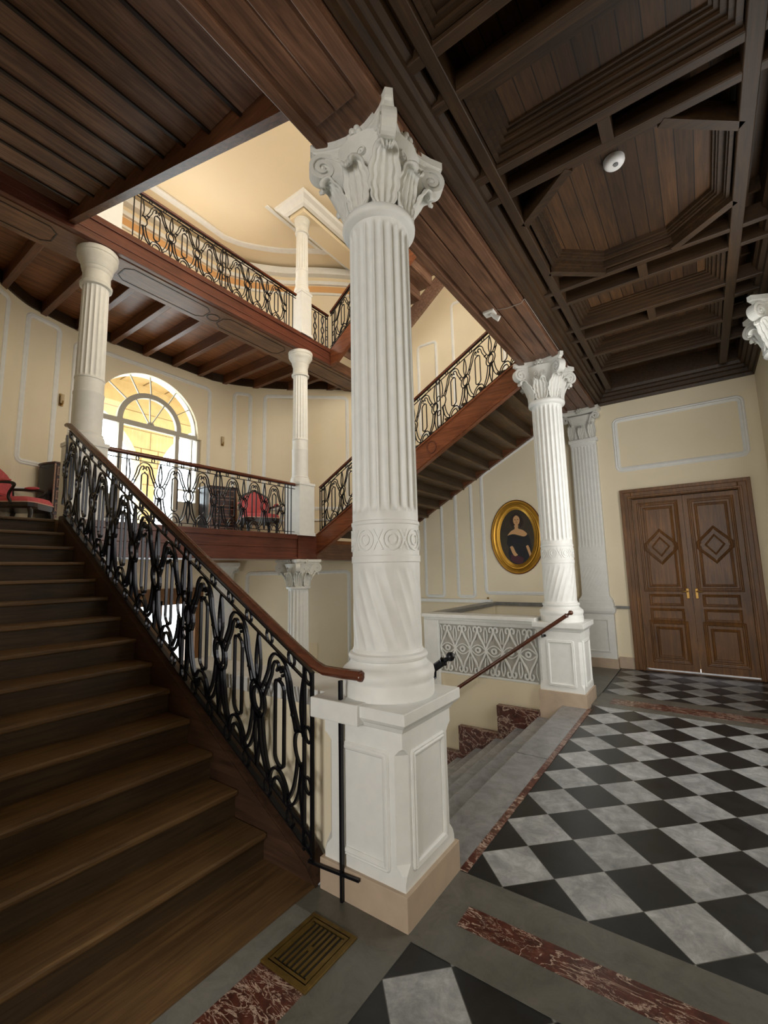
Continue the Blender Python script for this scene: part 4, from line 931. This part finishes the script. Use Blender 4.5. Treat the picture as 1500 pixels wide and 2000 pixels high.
# ================================================================== RAILINGS
def cr(P, n_=4): return smooth_curve(P, n_)
def sm2(P): return cr(P, 4)
def bay_paths(hp, T, g):
    """line work of one bay of the wrought iron, in metres (u, v); T = clear height, g = ring zone"""
    h = T-2*g; F = lambda f: g+f*h; out = []
    r = 0.036
    out.append([(r*math.cos(a), F(0.80)-r+r*math.sin(a)) for a in frange(0, PI, 8)]+[(-r, F(0.5)), (-r, F(0.2)+r)]+[(r*math.cos(a), F(0.2)+r+r*math.sin(a)) for a in frange(PI, 2*PI, 8)]+[(r, F(0.5)), (r, F(0.8)-r)])
    k = h/0.73
    for s in (-1, 1):
        out.append(cr([(s*(hp-0.030), F(0.60)), (s*(hp-0.058), F(0.68)), (s*0.097, F(0.79)), (s*0.082, F(0.885)), (s*0.050, F(0.955)), (s*0.018, F(0.978)), (0, F(0.98))]))
        out.append(cr([(s*(hp-0.058), F(0.57)), (s*(hp-0.084), F(0.67)), (s*0.069, F(0.78)), (s*0.057, F(0.86)), (s*0.036, F(0.912)), (s*0.014, F(0.915)), (s*0.009, F(0.87))]))
        out.append(cr([(s*(hp-0.016), F(0.40)), (s*(hp-0.022), F(0.30)), (s*(hp-0.036), F(0.18)), (s*(hp-0.066), F(0.08)), (s*0.078, F(0.015))]))
        out.append(cr([(s*(hp-0.044), F(0.41)), (s*(hp-0.052), F(0.31)), (s*(hp-0.070), F(0.19)), (s*0.090, F(0.10)), (s*0.070, F(0.05))]))
        out.append(cr([(s*hp, F(0.595)), (s*(hp-0.020), F(0.74)), (s*(hp-0.014), F(0.88)), (s*hp, F(0.995))]))
        out.append(cr([(s*hp, F(0.39)), (s*(hp-0.020), F(0.25)), (s*(hp-0.014), F(0.12)), (s*hp, F(0.005))]))
        out.append([(s*hp-s*0.064*math.cos(a), F(0.495)+0.092*k*math.sin(a)) for a in frange(-1.5, 1.5, 14)])
    out.append([(0.076*math.cos(a), F(0.005)+0.118*k*math.sin(a)) for a in frange(0, PI, 12)])
    out.append([(0.047*math.cos(a), F(0.005)+0.075*k*math.sin(a)) for a in frange(0, PI, 10)])
    return out
def ring_path(u, v, ru, rv, n=12): return [(u+ru*math.cos(a), v+rv*math.sin(a)) for a in frange(0, 2*PI, n)[:-1]]
def rail(name, label, plane, L, slope, T, bays, posts, hp=0.185, g=0.055, bar=0.0095, dep=0.015, hand=None, loc=(0,0,0), hmat=HAND, extra=None, singles=(), handw=0.062, lower=(None, None)):
    """plane(u, v, w) -> world; all line work is sheared by the slope"""
    sh = lambda u, v, w: plane(u, v+slope*u, w)
    t = thing(name, label, 'railing', loc)
    for v, nm in ((g, 'lower_bar'), (T-g, 'upper_bar')):
        m = MB().ribbon([(L[0], v), (L[1], v)], bar*0.9, dep*0.9, sh, o0=-dep*.45); m.build(nm, IRON, t)
    m = MB().ribbon([(L[0], T-0.002), (L[1], T-0.002)], 0.008, dep*1.6, sh, o0=-dep*0.8); m.build('top_bar', IRON, t)
    m = MB().ribbon([(L[0], 0.004), (L[1], 0.004)], 0.008, dep*1.6, sh, o0=-dep*0.8); m.build('bottom_bar', IRON, t)
    for c in bays:
        m = MB()
        for q, P in enumerate(bay_paths(hp, T, g)):
            m.ribbon([(c+u, v) for u, v in P], bar, dep, sh, closed=(q == 0), o0=-dep/2)
        for uu, f in ((-0.014, 0.885), (0.014, 0.885), (0, 0.815), (0.022, 0.86), (-0.022, 0.86)):
            x, y, z = sh(c+uu, g+f*(T-2*g), 0); m.ball((x, y, z), bar*1.05, 8)
        for uu, f, wu in ((hp, 0.592, 0.05), (hp, 0.398, 0.05), (0, 0.193, 0.02), (hp-.075, 0.66, 0.03), (-hp+.075, 0.66, 0.03), (0.082, 0.03, 0.028), (-0.082, 0.03, 0.028)):
            m.ribbon([(c+uu-wu/2, g+f*(T-2*g)), (c+uu+wu/2, g+f*(T-2*g))], bar*1.15, dep*1.15, sh, o0=-dep*.58)
        pn = m.build('scrollwork', IRON, t)
        for uu in (c-hp/2*0.98, c+hp/2*0.98):
            for vv in (g/2, T-g/2):
                MB().ribbon(ring_path(uu, vv, g*0.34, g*0.48, 12), bar*0.8, dep*0.8, sh, closed=True, o0=-dep*.4).build('small_ring', IRON, pn)
        MB().ribbon(ring_path(c+hp, g+0.495*(T-2*g), 0.036, 0.062*(T-2*g)/0.73, 16), bar, dep, sh, closed=True, o0=-dep/2).build('ring', IRON, pn)
    for p in posts:
        m = MB()
        for du in (-0.028, 0.028): m.ribbon([(p+du, 0), (p+du, T)], bar*1.05, dep*1.1, sh, o0=-dep*.55)
        po = m.build('post', IRON, t)
        for f in (0.05, 0.34, 0.62, 0.95):
            MB().ribbon(ring_path(p, T*f, 0.022, 0.036, 12), bar*0.8, dep*0.8, sh, closed=True, o0=-dep*.4).build('small_ring', IRON, po)
    for p in singles:
        MB().ribbon([(p, 0), (p, T)], bar, dep, sh, o0=-dep/2).build('bar', IRON, t)
    a, b = handw/2, 0.022
    prof = [(b*math.sin(q), a*math.cos(q)) for q in frange(0, 2*PI, 12)[:-1]]
    prof = [(o_*1.0+(0.006 if abs(s_) < a*0.5 else 0), s_) for o_, s_ in prof]
    H = hand or [(L[0], T+0.02), (L[1], T+0.02)]
    MB().ribbon([(u, v+(slope*u if not hand else 0)) for u, v in H], 0, 0, plane, prof=prof).build('handrail', hmat, t, smooth=True)
    if extra: extra(t, sh)
    return t
# front stair: u runs left (minus x)
RY = 1.735
fx0 = 1.73
pl1 = lambda u, v, w: (-(fx0+u), RY+w, v+0.121)
T1 = 0.872
hz = lambda x: 0.985+0.585*(-1.655-x)
bx = [1.96, 2.328, 2.695, 3.14, 3.51, 3.88, 4.32, 4.69, 5.06-0.0]
def ex1(t, sh):
    for x in (1.49,):
        MB().box(-x-0.007, -x+0.007, 1.692, 1.712, 0.0, 0.975).build('bar', IRON, t)
    for x in (1.715, 1.77): MB().box(-x-0.006, -x+0.006, RY-0.009, RY+0.009, 0.0, 0.13).build('bar', IRON, t)
    mc = MB(); mc.ball((-1.386, RY, 0.998), 0.03, 16, (0.8, 1.17, 0.82)); mc.build('end_cap', HAND, t, smooth=True)
    MB().ribbon([(1.385, 0.128), (1.60, 0.112), (1.70, 0.108)], 0.012, 0.012, lambda u, v, w: (-u, 1.690+w, v)).build('foot_bar', IRON, t)
rail('stair_railing', 'black wrought iron stair railing with mahogany handrail ending at the foreground column', pl1, (-0.02, 3.42), 0.585, T1,
     [x-fx0 for x in bx[:-1]]+[5.035-fx0], [1.742-fx0, 2.915-fx0, 4.10-fx0], bar=0.0115, dep=0.018, g=0.072, loc=(-1.6, RY, 0),
     hand=[(x-fx0, z-0.121) for x, z in [(1.385, 1.0), (1.50, 0.998), (1.62, 1.0), (1.69, 1.022)]+[(x, hz(-x)+0.008) for x in (1.85, 3.0, 4.2, 5.16)]+[(5.22, 3.06)]], extra=ex1, handw=0.07)
# landing
plg = lambda zb: (lambda u, v, w: (XG-0.02+w, u, zb+v))
GB = [2.535, 2.905, 3.275, 3.735, 4.105, 4.475]
rail('gallery_railing', 'black iron gallery railing with scroll pattern along the landing edge', plg(LZ+0.01), (2.13, 4.90), 0, 0.79, GB, [3.505], g=0.05, loc=(XG, 3.5, LZ), hmat=HANDY, singles=(2.33, 2.24, 4.69, 4.75, 4.82), handw=0.055)
rail('gallery_railing', 'black iron railing of the upper gallery, high against the cream ceiling', plg(UPZ+0.01), (2.20, 4.90), 0, 0.66, [x for x in GB], [3.505], g=0.045, loc=(XG, 3.5, UPZ), hmat=HANDY, singles=(2.33, 2.25, 4.69, 4.75, 4.83), handw=0.055)
def lens(t, sh):
    for c in (5.36, 5.55):
        m = MB()
        for s in (-1, 1): m.ribbon(cr([(c, 0.05), (c+s*0.03, 0.14), (c, 0.24), (c+s*0.035, 0.33), (c, 0.42), (c+s*0.03, 0.52), (c, 0.61)]), 0.012, 0.018, sh, o0=-0.009)
        m.build('scrollwork', IRON, t)
rail('gallery_railing', 'short corner piece of the upper gallery railing right of the slim top column', plg(UPZ+0.01), (5.24, 5.70), 0, 0.66, [], [5.66], g=0.045, loc=(XG, 5.5, UPZ), hmat=HANDY, singles=(5.27, 5.45), handw=0.055, extra=lens)
# second flight
pl2 = lambda u, v, w: (u-5.10, 5.35-w, 2.135+v)
rail('stair_railing', 'black iron railing of the second flight rising right behind the main column', pl2, (0.0, 3.42), 0.562, 0.745,
     [x+5.10 for x in (-4.80, -4.43, -3.79, -3.42, -3.05, -2.58, -2.21, -1.84)], [-5.03+5.1, -4.11+5.1, -2.815+5.1], g=0.05, loc=(-5.1, 5.35, LZ), singles=(0.0,), handw=0.055)
pl4 = lambda u, v, w: (u-5.16, 5.70-w, 5.52+v)
rail('stair_railing', 'black iron railing of the topmost flight beside the main column', pl4, (0.0, 2.6), 0.735, 0.69,
     [0.30, 0.67, 1.04, 1.41], [0.07], g=0.045, loc=(-5.16, 5.7, UPZ), handw=0.055)

# wall handrail by the stone steps
def wall_rail(label, A, B, brk, full=True):
    t = thing('wall_handrail', label, 'handrail', tuple((Vector(A)+Vector(B))/2))
    A, B = Vector(A), Vector(B); d = (B-A).normalized()
    MB().tube([A, A+d*0.02, B], 0.0215, 14).build('rail', HAND if full else IRON, t, smooth=True)
    k = MB(); k.tube([A-d*0.012, A-d*0.002, A+d*0.004], [0.017, 0.027, 0.024], 14); k.tube([A-d*0.035, A-d*0.03, A-d*0.012], [0.012, 0.012, 0.014], 12)
    k.ball(tuple(A-d*0.055), 0.026, 14); k.build('knob', IRON if not full else HAND, t, smooth=True)
    for f, off in brk:
        p = A+(B-A)*f; o = Vector(off)
        MB().tube([p-Vector((0, 0, 0.02)), p+Vector((0, 0, -0.055)), p+o*0.5+Vector((0, 0, -0.06)), p+o+Vector((0, 0, -0.05))], 0.007, 8).build('bracket', IRON, t, smooth=True)
        q = p+o+Vector((0, 0, -0.05)); MB().ball(tuple(q), 0.018, 8).build('bracket_plate', IRON, t)
wall_rail('round mahogany handrail sloping down beside the far column pedestal', (-1.262, 5.155, 0.975), (-3.4, 5.155, -0.50), [(0.13, (0, 0.10, 0))])
wall_rail('black ball end of the hidden handrail behind the foreground column', (-1.245, 2.30, 0.985), (-2.6, 2.30, 0.05), [(0.04, (0, -0.10, 0))], full=False)

# ================================================================== DOOR
FR = struct(MB().box(-0.94, -0.80, 7.54, 7.62, 0, 2.63).box(0.47, 0.61, 7.54, 7.62, 0, 2.63).box(-0.80, 0.47, 7.54, 7.62, 2.49, 2.63), 'door_1', DOORW, bevel=0.008)
m = MB().ribbon([(-0.915, 0.0), (-0.915, 2.605), (0.585, 2.605), (0.585, 0.0)], 0.05, 0.02, lambda u, v, w: (u, 7.54-w, v)); m.ribbon([(-0.83, 0.0), (-0.83, 2.515), (0.50, 2.515), (0.50, 0.0)], 0.03, 0.015, lambda u, v, w: (u, 7.54-w, v)); m.build('architrave_moulding', DOORW, FR, bevel=0.006)
MB().box(-0.80, 0.47, 7.58, 7.72, -0.02, 0.012).build('threshold', DOORX, FR)
for x0, x1, hs in ((-0.80, -0.167, 1), (-0.163, 0.47, -1)):
    dl = MB().box(x0, x1, 7.645, 7.69, 0.022, 2.485).build('door_leaf', DOORW, FR)
    f = lambda u, v, w: (u, 7.645-w, v); cx = (x0+x1)/2
    def dfr(u0, u1, v0, v1, w=0.035, d=0.014): MB().ribbon([(u0, v0), (u1, v0), (u1, v1), (u0, v1)], w, d, f, closed=True, prof=mould(w, d)).build('panel_moulding', DOORW, dl)
    dfr(cx-0.235, cx+0.235, 1.14, 2.40, 0.05); dfr(cx-0.17, cx+0.17, 1.20, 2.33)
    dfr(cx-0.19, cx+0.19, 0.93, 1.06); dfr(cx-0.19, cx+0.19, 0.72, 0.86); dfr(cx-0.21, cx+0.21, 0.14, 0.68, 0.05); dfr(cx-0.14, cx+0.14, 0.20, 0.60)
    for s, w in ((1.0, 0.035), (0.55, 0.03)):
        MB().ribbon([(cx, 1.76-0.24*s), (cx+0.19*s, 1.76-0.04*s if s == 1 else 1.76), (cx+0.19*s, 1.76+0.04*s if s == 1 else 1.76+0.001), (cx, 1.76+0.24*s), (cx-0.19*s, 1.76+0.04*s if s == 1 else 1.76+0.001), (cx-0.19*s, 1.76-0.04*s if s == 1 else 1.76)], w, 0.022, f, closed=True, prof=mould(w, 0.022)).build('diamond_moulding', DOORW, dl)
    MB().prism([(cx-0.17, 1.76), (cx, 1.54), (cx+0.17, 1.76), (cx, 1.98)], 7.632, 7.646, 'Y').build('diamond_panel', DOORX, dl)
    MB().prism([(cx-0.06, 1.76), (cx, 1.69), (cx+0.06, 1.76), (cx, 1.83)], 7.622, 7.634, 'Y').build('diamond_boss', DOORW, dl)
    hx = x1-0.05 if hs == 1 else x0+0.05
    hd = MB().box(hx-0.018, hx+0.018, 7.633, 7.646, 1.02, 1.16).build('handle_plate', BRASS, dl, bevel=0.004)
    MB().tube([(hx, 7.64, 1.12), (hx, 7.59, 1.12), (hx-hs*0.02, 7.585, 1.12), (hx-hs*0.07, 7.585, 1.115)], 0.009, 8).build('handle', BRASS, hd, smooth=True)

# ================================================================== PORTRAIT
pc = Vector((-2.575, 7.58, 2.03)); pa, pb = 0.455, 0.63
t = thing('portrait', 'oval portrait of a dark haired woman in a dark dress, in a gilt frame', 'painting', (pc.x, 7.56, pc.z))
fo = lambda u, v, w: (pc.x+u, 7.575-w, pc.z+v)
el = lambda a, b, n=56: [(a*math.cos(q), b*math.sin(q)) for q in frange(0, 2*PI, n)[:-1]]
MB().ribbon(el(pa-0.055, pb-0.055), 0, 0, fo, closed=True, prof=[(-0.055, 0), (-0.055, 0.02), (-0.045, 0.03), (-0.03, 0.028), (-0.02, 0.045), (0.0, 0.058), (0.02, 0.048), (0.028, 0.036), (0.045, 0.036), (0.055, 0.02), (0.055, 0)]).build('frame', GOLD, t, smooth=True)
MB().ribbon(el(pa-0.135, pb-0.135), 0, 0, fo, closed=True, prof=[(-0.028, 0), (-0.028, 0.034), (-0.01, 0.03), (0.012, 0.018), (0.022, 0.014), (0.022, 0)]).build('inner_frame', GOLD, t, smooth=True)
MB().ribbon(el(pa, pb), 0, 0, fo, closed=True, prof=[(-0.012, 0), (-0.012, 0.016), (0.008, 0.024), (0.012, 0)]).build('outer_rim', plain('rim_brown', lin(96, 50, 26), 0.4), t, smooth=True)
def flatshape(name, P, w, mat, par):
    m = MB(); m.loft([[fo(u, v, w) for u, v in P], [fo(u, v, w+0.0012) for u, v in P]]); return m.build(name, mat, par)
cv = flatshape('canvas', el(pa-0.14, pb-0.14), 0.008, plain('canvas_brown', lin(58, 50, 36), 0.5, var=0.35, nscale=4), t)
SKIN = plain('painted_skin', lin(206, 160, 112), 0.6); DRESS = plain('painted_dress', lin(24, 26, 32), 0.6, var=0.3); HAIRM = plain('painted_hair', lin(44, 28, 20), 0.6); SHAWL = plain('painted_shawl', lin(70, 30, 44), 0.6)
sp = lambda P: cr(P+[P[0]], 5)[:-1]
dy = 0.02
flatshape('painted_dress', sp([(-0.16, 0.02), (-0.06, 0.04), (0.05, 0.0), (0.12, -0.01), (0.19, 0.03), (0.23, -0.10), (0.24, -0.22), (0.20, -0.38), (0.06, -0.47), (-0.10, -0.44), (-0.16, -0.30), (-0.15, -0.18), (-0.18, -0.10)]), 0.0094, DRESS, cv)
flatshape('painted_shawl', sp([(-0.12, -0.30), (0.02, -0.33), (0.10, -0.38), (0.06, -0.46), (-0.04, -0.45), (-0.12, -0.40)]), 0.0108, SHAWL, cv)
flatshape('painted_hair', sp([(-0.105, 0.30), (-0.10, 0.24), (-0.06, 0.16), (-0.045, 0.20), (0.045, 0.20), (0.07, 0.15), (0.12, 0.22), (0.115, 0.31), (0.06, 0.39), (0.01, 0.42), (-0.05, 0.38)]), 0.0094, HAIRM, cv)
flatshape('painted_shoulders', sp([(-0.165, 0.03), (-0.10, 0.10), (-0.03, 0.14), (-0.03, 0.20), (0.035, 0.20), (0.035, 0.14), (0.11, 0.11), (0.18, 0.04), (0.13, 0.0), (0.05, 0.02), (-0.06, 0.05)]), 0.0108, SKIN, cv)
flatshape('painted_face', [(0.01+0.058*math.cos(q), 0.285+0.085*math.sin(q)) for q in frange(0, 2*PI, 24)[:-1]], 0.0120, SKIN, cv)
for u in (-0.014, 0.034): flatshape('painted_eye', [(u+0.011*math.cos(q), 0.298+0.006*math.sin(q)) for q in frange(0, 2*PI, 10)[:-1]], 0.0134, HAIRM, cv)
flatshape('painted_nose', [(0.006, 0.295), (0.016, 0.262), (0.004, 0.262)], 0.0134, plain('painted_shade', lin(160, 112, 76), 0.6), cv)
flatshape('painted_mouth', [(0.01+0.015*math.cos(q), 0.242+0.005*math.sin(q)) for q in frange(0, 2*PI, 10)[:-1]], 0.0134, plain('painted_lips', lin(150, 62, 52), 0.6), cv)
flatshape('painted_fringe', sp([(-0.05, 0.30), (-0.03, 0.345), (0.01, 0.37), (0.05, 0.345), (0.072, 0.30), (0.075, 0.36), (0.01, 0.40), (-0.055, 0.36)]), 0.0134, HAIRM, cv)
flatshape('painted_arm', sp([(-0.13, -0.17), (-0.08, -0.16), (-0.03, -0.27), (0.0, -0.31), (-0.05, -0.33), (-0.09, -0.28)]), 0.0120, SKIN, cv)
flatshape('painted_arm', sp([(0.15, -0.17), (0.19, -0.16), (0.23, -0.30), (0.24, -0.38), (0.21, -0.38), (0.19, -0.30)]), 0.0120, SKIN, cv)

# ================================================================== FLOOR GRATE
t = thing('floor_grate', 'square brass floor grate set beside the foot of the staircase', 'grate', (-1.42, 1.43, 0))
GR = plain('worn_brass', lin(112, 90, 42), 0.42, metal=0.6, var=0.3, nscale=20)
MB().ribbon([(-1.535, 1.295), (-1.315, 1.295), (-1.315, 1.565), (-1.535, 1.565)], 0.028, 0.010, lambda u, v, w: (u, v, w), closed=True).build('frame', GR, t, bevel=0.003)
MB().box(-1.53, -1.32, 1.30, 1.56, 0.0032, 0.0045).build('dark_plate', plain('grate_shade', lin(12, 10, 8), 0.9), t)  # near-black plate, the dark below the slats put into colour
m = MB()
MB().ribbon([(-1.519, 1.31), (-1.331, 1.31), (-1.331, 1.55), (-1.519, 1.55)], 0.016, 0.006, lambda u, v, w: (u, v, w+0.004), closed=True).build('inner_plate', GR, t)
for i in range(8):
    x = -1.506+i*0.0235; MB().box(x-0.0060, x+0.0060, 1.325, 1.535, 0.004, 0.009).build('slat', GR, t)
MB().box(-1.44, -1.41, 1.42, 1.44, 0.004, 0.0095).build('centre_boss', GR, t)

# ================================================================== SMALL FITTINGS
t = thing('smoke_detector', 'round white smoke detector on the octagonal ceiling panel', 'smoke detector', (-0.245, 3.20, 4.40))
MB().lathe([(0.068, 4.30), (0.068, 4.28), (0.064, 4.27), (0.055, 4.258), (0.035, 4.252), (0.001, 4.25)], -0.245, 3.20, 32).build('housing', plain('white_plastic', lin(236, 236, 236), 0.4), t, smooth=True)
MB().lathe([(0.018, 4.254), (0.016, 4.246), (0.001, 4.246)], -0.235, 3.19, 12).build('sensor', plain('grey_plastic', lin(120, 122, 124), 0.4), t)
t = thing('security_camera', 'small white security camera with cable under the colonnade beam', 'sensor', (-1.46, 3.94, 3.95))  # security camera: mount, angled head and cable
WP = plain('camera_white', lin(228, 226, 218), 0.4)
MB().box(-1.53, -1.42, 3.89, 3.99, 3.965, 4.0).build('mount', WP, t, bevel=0.006)
MB().tube([(-1.45, 3.94, 3.965), (-1.43, 3.945, 3.93), (-1.39, 3.96, 3.90)], [0.02, 0.022, 0.028], 12).build('head', WP, t, smooth=True)
MB().tube([(-1.42, 3.94, 3.99), (-1.30, 3.94, 3.965), (-1.16, 3.94, 3.965), (-1.142, 3.94, 3.99), (-1.142, 3.98, 4.02), (-1.142, 5.2, 4.01)], 0.0035, 6).build('cable', plain('cable_grey', lin(150, 140, 130), 0.5), t)
def sconce(label, mp):
    t = thing('wall_sconce', label, 'wall lamp', mp(0, 0, 0))
    obox(MB(), mp, -0.025, 0.025, -0.09, 0.09, 0, 0.02).build('back_plate', BRASS, t, bevel=0.004)
    m = MB(); m.tube([mp(0, -0.07, 0.02), mp(0.0, -0.09, 0.07), mp(0.0, -0.03, 0.08)], 0.008, 8); m.build('arm', BRASS, t)
    m = MB(); m.tube([mp(0, -0.06, 0.05), mp(0, 0.07, 0.05)], 0.024, 12); m.build('shade', plain('sconce_shade', lin(196, 176, 140), 0.5), t)
x1, y1_, n1, n2 = PL.at(SLu(2.35)+0.0)
sconce('small brass wall sconce left of the arched window', lambda u, v, w: (WX+w+0.03, 2.34+u, 4.06+v))
a_ = PR.at(SR(5.0))
sconce('small brass wall sconce right of the arched window', lambda u, v, w: (a_[0]+a_[2]*w-a_[3]*u, a_[1]+a_[3]*w+a_[2]*u, 4.04+v))
b_ = PR.at(SR(6.27))
t = thing('wall_hatch', 'small cream cover plate low on the ground floor wall behind the main column', 'cover plate', (b_[0], b_[1], 0))
obox(MB(), lambda u, v, w: (b_[0]+b_[2]*w-b_[3]*u, b_[1]+b_[3]*w+b_[2]*u, v), -0.09, 0.09, -0.16, 0.17, -0.02, 0.012).build('plate', CREAM2, t, bevel=0.003)

# ================================================================== FURNITURE
VELV = plain('red_velvet', lin(212, 98, 104), 0.85, var=0.15, nscale=18, bump=0.2); DARKW = plain('ebonised_wood', lin(30, 20, 18), 0.3)
BRAID = plain('braid', lin(220, 176, 160), 0.7)
def cr3(P, sub=5):
    out = []
    for i in range(len(P)-1):
        p0, p1, p2, p3 = P[max(i-1, 0)], P[i], P[i+1], P[min(i+2, len(P)-1)]
        for k in range(sub):
            t = k/sub
            out.append(tuple(0.5*((2*p1[j])+(-p0[j]+p2[j])*t+(2*p0[j]-5*p1[j]+4*p2[j]-p3[j])*t*t+(-p0[j]+3*p1[j]-3*p2[j]+p3[j])*t**3) for j in (0, 1, 2)))
    return out+[P[-1]]
def armchair(label, loc, rz, group=None):
    """built at the origin facing +x"""
    t = thing('armchair', label, 'armchair', (0, 0, 0), group)
    w = 0.33
    def seatring(z, k): return [(0.30*k*math.cos(q)*(1.08 if math.cos(q) > 0 else 0.9)+0.02, w*k*math.sin(q), z) if False else (max(-0.27, min(0.34, 0.40*k*math.cos(q)))+0.0, max(-w*k, min(w*k, 0.45*k*math.sin(q))), z) for q in frange(0, 2*PI, 32)[:-1]]
    fr = MB().loft([seatring(0.30, 0.97), seatring(0.33, 1.0), seatring(0.385, 1.0)]).build('seat_frame', DARKW, t)
    MB().loft([seatring(0.385, 0.98), seatring(0.43, 0.97), seatring(0.465, 0.88), seatring(0.485, 0.6), seatring(0.49, 0.2)]).build('seat', VELV, t, smooth=True)
    MB().ribbon([(x, y) for x, y, z in seatring(0, 1.0)], 0.012, 0.014, lambda u, v, q: (u, v, 0.385+q), closed=True).build('braid', BRAID, fr)
    for sx, sy in ((0.27, 0.25), (0.27, -0.25), (-0.24, 0.25), (-0.24, -0.25)):
        o = 1 if sx > 0 else -1
        MB().tube([(sx, sy, 0.34), (sx+o*0.035, sy*1.08, 0.24), (sx+o*0.01, sy*1.02, 0.10), (sx+o*0.03, sy*1.06, 0.012)], [0.036, 0.03, 0.018, 0.024], 10).build('leg', DARKW, t, smooth=True)
    prof = [(-0.25, 0.50), (-0.29, 0.66), (-0.27, 0.84), (-0.17, 0.92), (-0.08, 0.96), (0, 1.0), (0.08, 0.96), (0.17, 0.92), (0.27, 0.84), (0.29, 0.66), (0.25, 0.50)]
    P = cr(prof, 4)
    bk2 = lambda u, v, q: (-0.27-0.28*(v-0.45)+q, u, v)
    b = MB().ribbon(P+[(-0.25, 0.50)][:0], 0.045, 0.05, bk2, closed=True, o0=-0.025).build('back_frame', DARKW, t, bevel=0.008)
    Q = [(u*0.93, 0.52+(v-0.5)*0.93) for u, v in P]
    m = MB(); m.loft([[bk2(u, v, -0.02) for u, v in Q], [bk2(u, v, 0.02) for u, v in Q], [bk2(u*0.85, 0.72+(v-0.72)*0.85, 0.045) for u, v in Q]]); m.build('backrest', VELV, t, smooth=True)
    m = MB(); m.ball(bk2(0, 1.005, 0.01), 0.035, 8, (0.6, 1.6, 0.9)); m.build('crest', DARKW, b)
    for s in (-1, 1):
        MB().tube(cr3([(-0.33, s*0.29, 0.66), (-0.15, s*0.34, 0.665), (0.04, s*0.36, 0.655), (0.115, s*0.375, 0.63), (0.10, s*0.37, 0.59), (0.045, s*0.35, 0.52), (0.03, s*0.34, 0.45), (0.07, s*0.33, 0.37)]), 0.021, 10).build('armrest', DARKW, t, smooth=True)
        m = MB(); m.ball((-0.06, s*0.345, 0.69), 0.1, 10, (1.2, 0.35, 0.25)); m.build('arm_pad', VELV, t, smooth=True)
    t.location = loc; t.rotation_euler = (0, 0, rz)
    return t
ch = armchair('red velvet armchair with dark carved frame at the top of the front staircase', (-6.86, 1.84, LZ), math.radians(44)); ch.scale = (0.8, 0.8, 0.86)
c2 = copy_tree(ch); c2.scale = (0.92, 0.92, 0.92); c2.location = (-6.25, 5.02, LZ); c2.rotation_euler = (0, 0, math.radians(-25)); c2['label'] = 'red velvet armchair seen through the gallery railing at right of the landing'
CABW = wood('cabinet_rosewood', lin(40, 20, 16), lin(80, 40, 28), 'Z', 0.3); BLK = plain('lacquer', lin(22, 22, 30), 0.25)
MARQ = plain('inlay_pattern', lin(150, 112, 88), 0.4, var=0.5, nscale=60)
def cabinet(label, loc, rz):
    """bow sided chest, flat drawer front facing +x"""
    t = thing('cabinet', label, 'cabinet', (0, 0, 0))
    pl = [(0.17, -0.24), (0.17, 0.24)]+[(0.17-0.34*(i/8), 0.24+0.10*math.sin(PI*0.5*i/8)) for i in range(1, 9)]+[(-0.17+0.34*(1-i/8)-0.0-0.34*(1-2*i/8)*0, -0.34+0.10*math.sin(PI*0.5*i/8)*0) for i in range(0)]+[(-0.17, -0.34)]+[(-0.17+0.34*(i/8), -0.24-0.10*math.cos(PI*0.5*i/8)) for i in range(1, 8)]
    c = MB().prism(pl, 0.10, 0.97, 'Z').build('carcass', BLK, t, bevel=0.004)
    MB().prism([(x*1.05, y*1.05) for x, y in pl], 0.97, 1.0, 'Z').build('top', CABW, t, bevel=0.006)
    MB().prism([(x*1.03, y*1.03) for x, y in pl], 0.04, 0.10, 'Z').build('base', CABW, t)
    for s in (-1, 1):
        MB().box(0.165, 0.185, s*0.235-0.012, s*0.235+0.012, 0.10, 0.97).build('edge_band', MARQ, t)
        MB().tube([(0.15, s*0.22, 0.05), (0.16, s*0.23, 0.0)], [0.03, 0.02], 8).build('leg', CABW, t)
        MB().tube([(-0.13, s*0.28, 0.05), (-0.13, s*0.29, 0.0)], [0.03, 0.02], 8).build('leg', CABW, t)
    for i in range(5):
        z = 0.12+i*0.168
        d = MB().box(0.17, 0.182, -0.21, 0.21, z, z+0.155).build('drawer', CABW, t)
        MB().ribbon([(-0.19, z+0.025), (0.19, z+0.025), (0.19, z+0.13), (-0.19, z+0.13)], 0.012, 0.003, lambda u, v, w: (0.182+w, u, v), closed=True).build('drawer_inlay', MARQ, d)
        for s in (-1, 1):
            m = MB(); m.ball((0.195, s*0.11, z+0.078), 0.012, 8); m.build('knob', BRASS, d)
    t.location = loc; t.rotation_euler = (0, 0, rz); return t
cabinet('dark bow sided cabinet with inlaid drawers beside the armchair at the stair head', (-7.10, 2.36, LZ), math.radians(2)).scale = (0.9, 0.72, 0.97)
cabinet('dark drawer cabinet seen through the middle of the gallery railing', (-7.12, 4.84, LZ), math.radians(-18))
t = thing('door_stop_knob', 'tiny brass knob on the wall ledge below the oval portrait', 'knob', (-3.1, 7.52, 0.93))
MB().ball((-3.13, 7.50, 0.985), 0.02, 10).build('knob', BRASS, t, smooth=True)

# repeats share a group phrase
for o in list(sc.objects):
    g = {'column': 'white fluted columns round the stairwell', 'railing': 'black wrought iron railings with wooden handrails', 'staircase': 'oak staircase flights', 'parapet': 'white parapets beside the stone steps',
         'wall lamp': 'brass sconces beside the arched window', 'armchair': 'red velvet armchairs on the landing', 'cabinet': 'dark drawer cabinets on the landing', 'pilaster': 'white wall pilasters', 'handrail': 'round handrails of the stone steps'}.get(o.get('category'))
    if g: o['group'] = g
